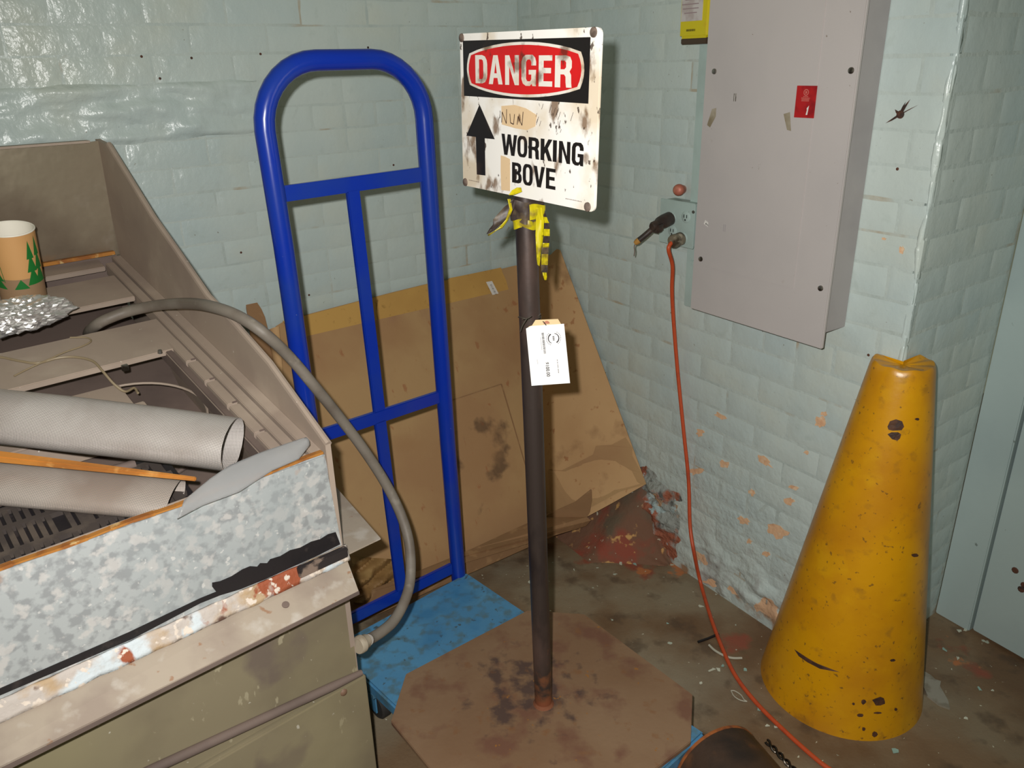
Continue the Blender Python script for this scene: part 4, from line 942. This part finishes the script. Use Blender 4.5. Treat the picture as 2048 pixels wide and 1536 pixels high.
# front
mb = MB(); mb.poly([[UP(-LW, 0, .700), UP(.013, 0, .700), UP(.004, 0, .845), UP(0, 0, .898), UP(-LW, 0, .903)]], thick=Sd * .012); mb.build('front_fascia', M_GALV, un, bevel=.003)
mb = MB()
n = 26
tl = lambda k: -LW + (LW - .004) * k / n
for k in range(n): mb.bar(UP(tl(k), .003, .9008 + .0012 * math.sin(k * 1.3)), UP(tl(k + 1), .003, .9008 + .0012 * math.sin((k + 1) * 1.3)), .010, .0035 + .001 * math.sin(k * 2.1))
mb.build('rusty_rim', M_ORUST, un)
tarp_px = [(-260, 1490), (0, 1376), (257, 1264), (400, 1196), (432, 1183), (424, 1173), (424, 1165), (440, 1162), (463, 1152), (485, 1138), (500, 1132), (514, 1133), (520, 1126), (534, 1126), (540, 1118), (560, 1112), (580, 1100), (600, 1095), (622, 1083), (640, 1078), (656, 1068), (671, 1064), (680, 1088), (630, 1113), (580, 1135), (530, 1158), (480, 1178), (440, 1190), (400, 1206), (265, 1277), (0, 1390), (-260, 1504)]
tarp = [((q_ - UA).dot(Fd), q_.z) for q_ in (on_plane(x_, y_, UA, nF) for x_, y_ in tarp_px)]
mb = MB(); mb.poly([[UP(t, -.0012, z) for t, z in tarp]], thick=Sd * .001); mb.build('tar_streak', M_TAR, un)
mb = MB(); mb.grid(lambda s, t: UP(-LW + (LW + .016) * s, -.004 - .010 * t - .003 * noise.noise(Vector((s * 30, t * 2, 3))), .712 - .028 * t + .002 * noise.noise(Vector((s * 24, t, 9)))), 70, 5, thick=Sd * .004); mb.build('flaking_strip', M_FLAKY, un, smooth=True, angle=None)
mb = MB(); mb.box(UP(-.035, -.010, .704), (Fd, Sd, Zv), (.047, .006, .010)); mb.build('drip_lip', M_LIP, un, bevel=.002)
# ledges
mb = MB(); mb.poly([[UP(-LW, -.008, .684), UP(.012, -.008, .684), UP(-.002, -.064, .655), UP(-LW, -.064, .660)]], thick=V(0, 0, -.003)); led = mb.build('front_ledge', M_LEDGE, un)
mb = MB(); q = on_plane(571, 1211, UP(0, -.03, .675), (Zv - Sd * -.0 + nF * .46).normalized()); mb.lathe(q, [(.0062, .002), (.0062, .0035), (.004, .0036)], 12, (Zv + nF * .46).normalized()); mb.build('screw_hole', M_DUSTD, un)
mb = MB(); mb.bar(UP(-LW, -.0645, .652), UP(-.002, -.0645, .6515), .004, .006); mb.build('ledge_lip', M_DUSTD, un)
mb = MB(); mb.poly([[UP(.014, .010, .682), UP(.097, .015, .680), UP(.135, .243, .680), UP(.014, .60, .682)]], thick=V(0, 0, -.003)); mb.build('side_ledge', M_LEDGE, un)
# lower panels
mb = MB(); mb.box(UP(-LW / 2 + .005, .012, .55), (Fd, Sd, Zv), (LW / 2 + .008, .010, .135)); mb.build('upper_panel', M_BRASS, un, bevel=.003)
mb = MB(); mb.box(UP(-LW / 2 + .012, .006, .235), (Fd, Sd, Zv), (LW / 2 + .010, .014, .180)); mb.build('lower_panel', M_BRASS, un, bevel=.003)
mb = MB(); mb.tube([UP(-LW, -.004, .500), UP(-.37, -.003, .466), UP(-.05, -.0035, .4295), UP(.016, -.002, .4215)], [.0085, .0085, .0085, .006], 12); mb.build('panel_bead', M_DUSTD, un, smooth=True)
mb = MB(); mb.lathe(UP(-.028, -.007, .405), [(.008, 0), (.006, .003), (.002, .0042)], 12, nF); mb.build('rivet', mat('rust_rivet', srgb(120, 92, 74), .6), un, smooth=True)
for t in (-LW + .06, -.05):
    for s in (.08, .86):
        mb = MB(); mb.lathe(UP(t, s, 0), [(.022, 0), (.022, .02), (.014, .03), (.014, .06)], 14); mb.build('foot', M_DUSTD, un)
# right side with raised wing
prof_s = [(0, .913), (.185, 1.008), (.328, 1.057), (.431, 1.084), (.553, 1.150), (.674, 1.213), (.883, 1.350), (.960, 1.358)]
mb = MB(); outl = [UP(.012, s, z) for s, z in prof_s] + [UP(.012, .975, .06), UP(.012, .004, .06)]
mb.poly([outl], thick=Fd * -.010); mb.build('side_wing', M_DUST, un)
mb = MB(); mb.tube([UP(.008, s, z) for s, z in prof_s[:-1]], .0065, 8); mb.build('wing_hem', M_DUST, un, smooth=True)
# back splash
def bsp(s, t):
    tt = -LW + (LW + .006) * s; z = 1.085 + .270 * t
    return UP(tt, .975 - .035 * t - .010 * math.sin(math.pi * t) * math.sin(math.pi * s), z + .003 * math.sin(tt * 23) * t)
mb = MB(); mb.grid(bsp, 30, 14, thick=Sd * .006); mb.build('backsplash', M_TARN, un, smooth=True)
mb = MB(); mb.bar(UP(-LW, .930, 1.358), UP(-.02, .935, 1.356), .028, .005); mb.build('backsplash_cap', M_DUST, un)
mb = MB(); mb.bar(UP(-LW, .952, 1.088), UP(-.01, .962, 1.095), .016, .008); mb.build('backsplash_seam', M_ORUST, un)
mb = MB(); mb.box(UP(-LW / 2, .985, .62), (Fd, Sd, Zv), (LW / 2, .006, .58)); mb.build('back_panel', M_DUSTD, un)
mb = MB(); mb.box(UP(-LW - .004, .49, .48), (Fd, Sd, Zv), (.006, .49, .42)); mb.build('side_panel', M_DUST, un)
# rails and slats on the sloping top
def slab(t0, t1, s0, s1, h0, th, name, m, skew=0):
    mb = MB(); mb.poly([[DP(t0, s0, h0), DP(t1, s0 + skew, h0), DP(t1, s1 + skew, h0), DP(t0, s1, h0)]], thick=-Dn * th)
    return mb.build(name, m, un, bevel=.0015)
slab(-.0185, .003, .015, .96, .0, .03, 'top_rail', M_DUST)
slab(-.0185 - .024, -.0185 - .005, .02, .93, -.002, .03, 'top_rail', M_DUST)
for s in (.405, .320, .225, .120): slab(-.058, -.047, s - .0, s + .003, .0008, .004, 'rail_joint', M_DUSTD)
seg_s = [(.035, .118), (.123, .222), (.228, .317), (.323, .402), (.408, .50)]
for a, b in seg_s: slab(-.066, -.046, a, b, -.003, .02, 'rail_block', M_DUST)
slab(-.081, -.068, .02, .52, -.008, .03, 'inner_rail', M_DUSTD)
slab(-LW, -.045, .460, .600, -.006, .012, 'top_slat', M_DUST, skew=.012)
slab(-LW, -.045, .716, .845, -.006, .012, 'top_slat', M_DUST, skew=.02)
slab(-LW, -.045, .905, .955, -.008, .012, 'top_slat', M_DUST, skew=.02)
slab(-LW, -.045, .860, .885, -.030, .010, 'top_slat', M_DUSTD, skew=.02)
slab(-LW, .0, .0, .022, -.002, .02, 'top_rail', M_DUST)
# inside of the open well
mb = MB(); mb.poly([[DP(-LW, .015, -.125), DP(-.03, .015, -.125), DP(-.03, .96, -.105), DP(-LW, .96, -.105)]], thick=-Dn * .01); mb.build('well_floor', M_DUSTD, un)
mb = MB(); mb.poly([[DP(-.082, .02, -.01), DP(-.082, .50, -.01), DP(-.05, .50, -.125), DP(-.05, .02, -.125)]], thick=Fd * .003); mb.build('well_wall', M_DUST, un)
mb = MB(); mb.box(DP(-.30, .395, -.075), (Fd, Ds, Dn), (.12, .066, .030)); mb.build('burner_box', M_DUST, un, bevel=.003)
mb = MB(); mb.box(DP(-.185, .335, -.062), (Fd, Ds, Dn), (.022, .010, .007)); mb.box(DP(-.172, .360, -.052), (Fd, Ds, Dn), (.010, .020, .006)); mb.build('bracket', M_DUST, un, bevel=.002)
mb = MB(); mb.tube([DP(-.20 + .105 * math.cos(t), .33 + .115 * math.sin(t), -.108) for t in np.linspace(-1.6, 1.7, 22)], .004, 8); mb.build('burner_ring', M_DUSTD, un, smooth=True)
mb = MB(); mb.tube([DP(-.19 + .125 * math.cos(t), .35 + .125 * math.sin(t), -.06) for t in np.linspace(-.7, 1.5, 18)], .0025, 6); mb.build('burner_ring', M_DUST, un, smooth=True)
mb = MB(); mb.lathe(DP(-.093, .468, -.006), [(.005, 0), (.004, .006)], 8, Dn); mb.build('slat_screw', M_STEEL, un)
mb = MB(); mb.box(DP(-.165, .455, -.012), (Fd, Ds, Dn), (.006, .004, .006)); mb.build('slat_clip', M_STEEL, un, bevel=.001)
# slotted grate under the front opening
M_GRATE = mat('dark_cast_iron', srgb(62, 54, 50), .7, layers=[NL(srgb(82, 72, 64), 20, .5, .65)])
gr0 = DP(-.36, .10, -.028)
mb = MB(); mb.poly([[DP(-LW, .008, -.035), DP(-.20, .008, -.035), DP(-.20, .19, -.035), DP(-LW, .19, -.035)]], thick=-Dn * .006); gb = mb.build('grate_tray', M_TAR, un)
for row, (s0, s1) in enumerate(((.028, .062), (.074, .118), (.128, .160))):
    for k in range(30):
        t = -.60 + .0125 * k + .004 * row
        if (k + 3) % 10 == 0: continue
        mb = MB(); mb.bar(DP(t, s0, -.030), DP(t, s1, -.030), .0075, .008, up=Dn); mb.build('grate_rib', M_GRATE, un)
mb = MB()
for s in (.022, .068, .123, .165): mb.bar(DP(-LW, s, -.0305), DP(-.21, s, -.0305), .009, .009, up=Dn)
for t in (-.605, -.475, -.352, -.225): mb.bar(DP(t, .02, -.0303), DP(t, .17, -.0303), .016, .009, up=Dn)
mb.build('grate_frame', M_GRATE, un)
mb = MB(); mb.tube([DP(-.62, .186, -.020), DP(-.40, .178, -.022), DP(-.25, .172, -.026)], .008, 10); mb.build('grate_pipe', M_DUSTD, un, smooth=True)
# conduit fitting and grey hose
M_HOSE = mat('grey_flexible_conduit', srgb(122, 114, 104), .55, layers=[NL(srgb(104, 94, 84), 14, .45, .62, amt=.8), NL(srgb(150, 142, 130), 40, .6, .7, amt=.5)], bumps=[(160, .2, .001)])
fq = UP(.012, .075, .475); fq = on_plane(722, 1288, UP(.022, 0, 0), Fd)
hs_ = empty('conduit_hose', fq, 'grey flexible conduit looping from side of metal unit up over its top', 'hose')
M_FIT = mat('cream_fitting', srgb(164, 152, 134), .5, layers=[NL(srgb(140, 126, 106), 40, .5, .65)])
hd = (on_z(790, 1236, .40) - fq).normalized()
mb = MB(); mb.lathe(fq - Fd * .008, [(.016, 0), (.0172, .003), (.0172, .012), (.0145, .015), (.0138, .022), (.0120, .026)], 20, (Fd * .8 + hd * .4).normalized()); mb.build('fitting', M_FIT, hs_, smooth=True)
hpx = [(738, 1279, .455), (765, 1262, .445), (790, 1238, .440), (812, 1195, .455), (821, 1150, .48), (818, 1085, .53), (800, 1025, .59), (770, 965, .66), (728, 900, .745), (680, 836, .83), (630, 774, .915), (580, 715, .985), (530, 668, 1.045), (480, 634, 1.075), (430, 615, 1.085), (380, 607, 1.075), (320, 610, 1.055), (260, 622, 1.04), (215, 638, 1.030), (190, 652, 1.015), (178, 664, .985)]
hpts = [fq + Fd * .015] + [on_z(x, y, z) for x, y, z in hpx] + [on_z(176, 672, .93)]
sm = smooth_path(hpts, 6)
mb = MB(); mb.tube(sm, .0112, 14); mb.build('hose', M_HOSE, hs_, smooth=True)

# curly thin wire on the slat
M_WIRE = mat('thin_tan_wire', srgb(140, 124, 98), .5)
wq = lambda x, y, h: on_plane(x, y, DP(0, 0, h), Dn)
mb = MB()
mb.tube(smooth_path([wq(-40, 712, .002), wq(0, 714, .002), wq(40, 722, .003), wq(75, 726, .003), (wq(115, 716, .004)), wq(150, 714, .004), wq(185, 722, .004), wq(205, 742, -.002), wq(228, 768, -.02), wq(250, 783, -.035), wq(268, 776, -.04), wq(276, 786, -.04)], 6), .0024, 8)
mb.tube(smooth_path([wq(28, 752, .002), wq(55, 738, .003), wq(90, 722, .005), (wq(130, 704, .005)), wq(165, 692, .004), wq(182, 682, .003), wq(172, 675, .003), wq(140, 675, .003)], 6), .0016, 8)
o = mb.build('thin_wire', M_WIRE, None, origin=wq(75, 726, 0), smooth=True); tag(o, 'thin tan wire curling over the dusty slat of metal unit', 'wire')

# ------------------------------------------------------------------ mesh rolls
def mesh_mat(name, c1, c2, pitch):
    m = bpy.data.materials.new(name); m.use_nodes = True; N = m.node_tree.nodes; L = m.node_tree.links; b = N['Principled BSDF']
    uv = N.new('ShaderNodeUVMap'); uv.uv_map = 'UVMap'
    mp = N.new('ShaderNodeMapping'); L.new(uv.outputs[0], mp.inputs[0]); mp.inputs['Rotation'].default_value = (0, 0, math.radians(38)); mp.inputs['Scale'].default_value = (1 / pitch,) * 3
    ck = N.new('ShaderNodeTexChecker'); ck.inputs['Scale'].default_value = 1; L.new(mp.outputs[0], ck.inputs['Vector'])
    ns = N.new('ShaderNodeTexNoise'); ns.inputs['Scale'].default_value = 9; ns.inputs['Detail'].default_value = 4
    geo = N.new('ShaderNodeNewGeometry'); L.new(geo.outputs['Position'], ns.inputs['Vector'])
    mr = N.new('ShaderNodeMapRange'); L.new(ns.outputs['Fac'], mr.inputs[0]); mr.inputs[1].default_value = .45; mr.inputs[2].default_value = .68
    m1 = N.new('ShaderNodeMix'); m1.data_type = 'RGBA'; L.new(mr.outputs[0], m1.inputs[0]); m1.inputs[6].default_value = c1; m1.inputs[7].default_value = c2
    m2 = N.new('ShaderNodeMix'); m2.data_type = 'RGBA'; L.new(ck.outputs['Fac'], m2.inputs[0]); L.new(m1.outputs[2], m2.inputs[6]); m2.inputs[7].default_value = (.24, .22, .205, 1)
    L.new(m2.outputs[2], b.inputs['Base Color']); b.inputs['Roughness'].default_value = .42; b.inputs['Metallic'].default_value = .25
    bp = N.new('ShaderNodeBump'); bp.inputs['Strength'].default_value = .5; bp.inputs['Distance'].default_value = .0008; bp.invert = True; L.new(ck.outputs['Fac'], bp.inputs['Height']); L.new(bp.outputs[0], b.inputs['Normal'])
    return m
M_MESH = mesh_mat('woven_wire_mesh', srgb(214, 206, 200), srgb(186, 174, 166), .0017)
M_MESH2 = mesh_mat('dirty_woven_mesh', srgb(190, 176, 164), srgb(160, 138, 122), .0017)
def mesh_roll(name, A, B, ra, rb, up, open_a, wave, m, label, side_h):
    # an open sheet rolled into a flattened tube; a: angle from the top
    A, B = Vector(A), Vector(B); ax = (B - A).normalized(); sd = ax.cross(up).normalized(); u2 = sd.cross(ax)
    nu, nv = 40, 44; verts = []; faces = []; uvs = []
    for i in range(nu + 1):
        t = i / nu; c = A.lerp(B, t)
        for j in range(nv + 1):
            a = open_a + (2 * math.pi * 1.12) * j / nv; k = 1 - .16 * max(0, (a - open_a - 2 * math.pi)) / .75 if a - open_a > 2 * math.pi else 1
            rr = 1 + wave * math.sin(3 * a + 5 * t) + wave * .8 * noise.noise(Vector((t * 4, a, 3.3)))
            verts.append(c + sd * (math.sin(a) * ra * rr * k) + u2 * (math.cos(a) * rb * rr * k)); uvs.append(((B - A).length * t, a * (ra + rb) / 2))
    W = nv + 1
    for i in range(nu):
        for j in range(nv): faces.append((i * W + j, i * W + j + 1, (i + 1) * W + j + 1, (i + 1) * W + j))
    o0 = (A + B) / 2 - u2 * rb
    me = bpy.data.meshes.new(name); me.from_pydata([tuple(p - o0) for p in verts], [], faces)
    ul = me.uv_layers.new(name='UVMap')
    for lp in me.loops: ul.data[lp.index].uv = uvs[lp.vertex_index]
    me.materials.append(m); me.polygons.foreach_set('use_smooth', [True] * len(me.polygons))
    o = bpy.data.objects.new(name, me); COL.objects.link(o); o.location = o0
    return tag(o, label, 'mesh roll', 'rolls of wire mesh on the unit')
r1A = on_plane(-150, 812, DP(0, 0, .040), Dn); r1B = on_plane(466, 889, DP(0, 0, .040), Dn)
mesh_roll('wire_mesh_roll', r1A, r1B, .049, .041, Dn, 2.4, .03, M_MESH, 'larger rolled sheet of grey wire mesh with open end lying on the unit', .05)
r2A = on_plane(-150, 950, DP(0, 0, -.004), Dn); r2B = on_plane(352, 1000, DP(0, 0, -.014), Dn)
mesh_roll('wire_mesh_roll', r2A, r2B, .042, .024, Dn, 2.6, .02, M_MESH2, 'smaller dirty flattened wire mesh roll nearest the front edge of unit', .03)
M_LATH = mat('orange_brown_wood', srgb(190, 124, 52), .6, layers=[NL(srgb(150, 92, 40), 20, .46, .6, stretch=(.4, .4, 1), amt=.8), NL(srgb(218, 166, 96), 30, .6, .7, amt=.6)], bumps=[(60, .3, .002)])
mb = MB(); la = on_plane(-120, 896, DP(0, 0, .048), Dn); l_b = on_plane(392, 955, DP(0, 0, .036), Dn)
lw_ = (l_b - la).normalized(); lsd = lw_.cross(Dn).normalized()
mb.add([la - lsd * .009 + Dn * .003, la + lsd * .009 + Dn * .003, l_b + lsd * .003, l_b - lsd * .003, la - lsd * .009 - Dn * .01, la + lsd * .009 - Dn * .01, l_b + lsd * .003 - Dn * .006, l_b - lsd * .003 - Dn * .006], [(0, 1, 2, 3), (5, 4, 7, 6), (0, 3, 7, 4), (1, 5, 6, 2), (0, 4, 5, 1), (3, 2, 6, 7)])
o = mb.build('wood_lath', M_LATH, None, origin=(la + l_b) / 2, bevel=.0015); tag(o, 'thin orange brown wood lath wedged between the two mesh rolls', 'wood strip')

# curved clear plastic shard resting on the front rim
M_PLAS = mat('cloudy_clear_plastic', srgb(206, 206, 206), .12, layers=[], trans=.65)
M_PLAS.node_tree.nodes['Principled BSDF'].inputs['IOR'].default_value = 1.2
top_e = [(368, 1000), (420, 957), (460, 930), (520, 905), (575, 886), (612, 874)]
bot_e = [(354, 1038), (405, 1011), (478, 984), (545, 941), (598, 918), (620, 890)]
tP = [on_plane(x, y, DP(0, .03, .035), (Dn + nF * .55).normalized()) for x, y in top_e]; bP = [on_plane(x, y, UP(0, -.014, .9), (Dn + nF * .55).normalized()) for x, y in bot_e]
def shard(s, t):
    i = min(int(s * 5), 4); f = s * 5 - i
    a = tP[i].lerp(tP[i + 1], f); b = bP[i].lerp(bP[i + 1], f)
    return a.lerp(b, t) + (Dn + nF).normalized() * .005 * math.sin(math.pi * t)
mb = MB(); mb.grid(shard, 30, 10, thick=-(Dn + nF).normalized() * .002); o = mb.build('plastic_shard', M_PLAS, None, origin=(tP[2] + bP[2]) / 2, smooth=True, angle=None); tag(o, 'curved shard of cloudy clear plastic on the unit front edge', 'plastic piece')

# ------------------------------------------------------------------ paper cup
ctr = DP(-.300, .705, .006)
cupc = on_plane(52, 608, DP(0, 0, .0), Dn)
M_CUPW = mat('cup_inside_white', srgb(238, 232, 218), .5); M_CUPK = mat('cup_kraft_print', srgb(206, 156, 100), .55, layers=[NL(srgb(196, 146, 92), 12, .45, .65, amt=.6)])
M_CUPB = mat('cup_brown_band', srgb(152, 122, 92), .6); M_TREE = mat('cup_green_print', srgb(24, 112, 44), .55)
cup = empty('paper_cup', cupc, 'kraft paper coffee cup printed with green trees standing on the unit', 'cup')
cax = Dn; R0, R1, CHH = .0415, .0445, .166
mb = MB(); hb_ = .44 * CHH; rr = lambda h: R0 + (R1 - R0) * h / CHH
mb.lathe(cupc, [(rr(hb_), hb_), (rr(CHH), CHH)], 48, cax, False, False); mb.build('cup_wall', M_CUPK, cup, smooth=True)
mb = MB(); mb.lathe(cupc, [(R0 * .96, .0), (R0, .001), (rr(hb_), hb_)], 48, cax, True, False); mb.build('cup_band', M_CUPB, cup, smooth=True)
mb = MB(); mb.lathe(cupc, [(R0 - .002, .010), (R1 - .0012, CHH)], 48, cax, True, False); ci = mb.build('cup_inside', M_CUPW, cup, smooth=True, fix=False)
mb = MB(); mb.tube([cupc + cax * CHH + (cax.orthogonal().normalized() * math.cos(t) + cax.cross(cax.orthogonal().normalized()) * math.sin(t)) * R1 for t in np.linspace(0, 2 * math.pi, 49)], .0017, 8, caps=False); mb.build('cup_rim', M_CUPW, cup, smooth=True)
e1c = (V(1, 0, 0) - cax * cax.x).normalized(); e2c = cax.cross(e1c)
def cs_(a, h): return cupc + cax * h + (e1c * math.cos(a) + e2c * math.sin(a)) * (rr(h) + .0006)
mb = MB()
def tree(a, h0, w, hgt, tiers=1):
    for k in range(tiers):
        b = h0 + hgt * k * .42; ww = w * (1 - .22 * k)
        for q_ in range(6):
            x0, x1 = -1 + q_ / 3, -1 + (q_ + 1) / 3
            t0_, t1_ = 1 - abs(x0), 1 - abs(x1)
            mb.poly([[cs_(a + x0 * ww, b), cs_(a + x1 * ww, b), cs_(a + x1 * ww, b + hgt * .58 * t1_ + .0002), cs_(a + x0 * ww, b + hgt * .58 * t0_ + .0002)]])
tree(-1.02, .052, .32, .036); tree(-.42, .058, .32, .066, 3); tree(-2.0, .052, .34, .040, 2); tree(-.02, .058, .30, .07, 3); tree(-2.7, .055, .3, .04, 1); tree(.7, .055, .3, .05, 2)
for k in range(8):
    h = .066 + .0055 * k; mb.poly([[cs_(-1.72 - .012 * k, h), cs_(-1.69 - .012 * k, h), cs_(-1.70 - .012 * k, h + .0055), cs_(-1.73 - .012 * k, h + .0055)]])
mb.build('tree_print', M_TREE, cup)

# ------------------------------------------------------------------ crumpled foil
M_FOIL = mat('aluminium_foil', srgb(226, 224, 222), .34, metal=.82, spec=.6)
fc = on_plane(45, 640, DP(0, 0, .02), Dn)
bm = bmesh.new(); bmesh.ops.create_icosphere(bm, subdivisions=5, radius=1)
fx = (on_plane(150, 620, DP(0, 0, .02), Dn) - on_plane(-20, 655, DP(0, 0, .02), Dn)).normalized(); fy = Dn.cross(fx)
for v in bm.verts:
    p = v.co.copy(); q = p * 3.1
    h = 1 + .22 * noise.noise(p * 1.6 + Vector((3, 1, 2))) + .16 * abs(noise.noise(q * 1.3)) + .24 * (noise.voronoi(q * 1.5)[0][1] - noise.voronoi(q * 1.15)[0][0])
    h += .07 * noise.noise(p * 11)
    v.co = (fx * p.x * .070 + fy * p.y * .032 + Dn * p.z * .032) * h
    if p.x > .55: v.co += fx * .020 * (p.x - .55)
me = bpy.data.meshes.new('foil_ball'); bm.to_mesh(me); bm.free(); me.materials.append(M_FOIL)
o = bpy.data.objects.new('foil_ball', me); COL.objects.link(o); o.location = fc + Dn * .012; tag(o, 'crumpled ball of shiny aluminium foil in front of paper cup', 'foil')

# ------------------------------------------------------------------ rusty pipe section at the lower edge
M_DRUM = mat('dark_rusty_pipe', srgb(66, 48, 36), .6, metal=.2, layers=[NL(srgb(44, 34, 28), 10, .45, .6), NL(srgb(104, 66, 38), 14, .56, .68, amt=.7)], bumps=[(50, .4, .003)])
M_RIM = mat('bright_rust_rim', srgb(150, 84, 36), .8, layers=[NL(srgb(110, 60, 30), 40, .45, .6)], bumps=[(90, .5, .002)])
dc = V(.413, 1.246, .1005); dax = V(.36, -.93, 0).normalized()
dr = empty('rusty_pipe', dc - Zv * .1, 'short dark rusty steel pipe lying on floor at the lower picture edge', 'pipe')
mb = MB(); mb.lathe(dc, [(.094, .004), (.100, .004), (.100, .42), (.094, .42), (.094, .004)], 44, dax, False, False); mb.build('pipe_wall', M_DRUM, dr, smooth=True)
mb = MB(); mb.lathe(dc, [(.0935, -.001), (.1005, -.001), (.1012, .003), (.1008, .006), (.0935, .006), (.0935, -.001)], 44, dax, False, False); mb.build('pipe_rim', M_RIM, dr, smooth=True)

# ------------------------------------------------------------------ bits on the floor
M_DARKM = mat('oily_steel', srgb(60, 54, 46), .3, metal=.8)
pA, pB = on_z(1533, 1482, .006), on_z(1600, 1552, .006)
mb = MB()
for ph in (0, math.pi):
    mb.tube([pA.lerp(pB, t) + (dP * math.cos(t * 16 + ph) + Zv * math.sin(t * 16 + ph)) * .0045 for t in np.linspace(0, 1, 40)], .0032, 7)
o = mb.build('twisted_rod', M_DARKM, None, origin=pA.lerp(pB, .5) * 1, smooth=True); tag(o, 'short twisted steel rod on floor between cord and rusty pipe', 'rod')
mb = MB(); mb.tube([on_z(1396, 1284, .004), on_z(1416, 1277, .004), on_z(1437, 1268, .004)], .0035, 8); o = mb.build('black_stick', M_BLACK, None, origin=on_z(1416, 1277, 0), smooth=True); tag(o, 'small black stick on the floor touching the orange cord', 'stick')
M_CHALK = mat('chalky_plastic', srgb(176, 172, 156), .6)
mb = MB(); mb.tube(smooth_path([on_z(1418, 1290, .0035), on_z(1430, 1301, .0035), on_z(1450, 1312, .0035), on_z(1466, 1316, .0035), on_z(1484, 1316, .0035)], 4), .0032, 8); o = mb.build('curved_strip', M_CHALK, None, origin=on_z(1450, 1312, 0), smooth=True); tag(o, 'curved whitish strip lying on floor under the orange cord', 'strip')
mb = MB(); mb.tube(smooth_path([on_z(x, y, .0018) for x, y in ((1462, 1381), (1470, 1382), (1482, 1390), (1488, 1399), (1494, 1403), (1480, 1400), (1468, 1392), (1462, 1381))], 4), .0014, 6); o = mb.build('string_loop', M_CHALK, None, origin=on_z(1475, 1392, 0), smooth=True); tag(o, 'tiny loop of pale string on floor left of cone', 'string')
M_PCHIP = mat('grey_paint_chip', srgb(150, 146, 134), .6, layers=[NL(srgb(128, 122, 108), 30, .5, .62)])
mb = MB(); mb.poly([[on_z(x, y, .006) for x, y in ((1848, 1342), (1862, 1350), (1870, 1358), (1882, 1362), (1880, 1372), (1896, 1400), (1900, 1416), (1878, 1408), (1855, 1390), (1846, 1370))]], thick=V(0, 0, -.006)); o = mb.build('loose_paint_slab', M_PCHIP, None, origin=on_z(1872, 1380, 0)); tag(o, 'flat pale grey chip on floor at right of cone', 'chip')
M_FLAKE = [mat('pale_paint_flake', srgb(196, 198, 180), .6), mat('teal_paint_flake', srgb(146, 178, 168), .6)]
fpx = [(1272, 1128), (1262, 1122), (1283, 1118), (1288, 1114), (1300, 1112), (1242, 1128), (1292, 1100), (1206, 1068), (1192, 1066), (1222, 1076), (1402, 1213), (1427, 1343), (1445, 1332), (1436, 1340), (1402, 1367), (1490, 1340), (1535, 1453), (1552, 1456), (1790, 1504), (1930, 1260), (1905, 1340), (1960, 1378), (1985, 1382), (1918, 1262), (1890, 1300), (1912, 1318), (1932, 1438), (1520, 1420), (1180, 1120), (1150, 1140), (1335, 1247), (1060, 1165)]
for i, (x, y) in enumerate(fpx):
    c = on_z(x, y, .0); rS = rnd.uniform(.004, .010) * (1.5 if i in (0, 11, 10) else 1); a_s = sorted(rnd.uniform(0, 6.28) for _ in range(6))
    mb = MB(); mb.poly([[c + V(math.cos(a) * rS * rnd.uniform(.6, 1.1), math.sin(a) * rS * rnd.uniform(.6, 1.1), .0022 + rnd.uniform(0, .0015)) for a in a_s]], thick=V(0, 0, -.0018))
    o = mb.build('paint_flake', M_FLAKE[i % 3 == 0], None, origin=c); tag(o, *(('tiny teal paint flake lying on the brown floor', 'paint flake', 'teal paint flakes scattered on the floor') if i % 3 == 0 else ('tiny cream paint flake lying on the brown floor', 'paint flake', 'cream paint flakes scattered on the floor')))
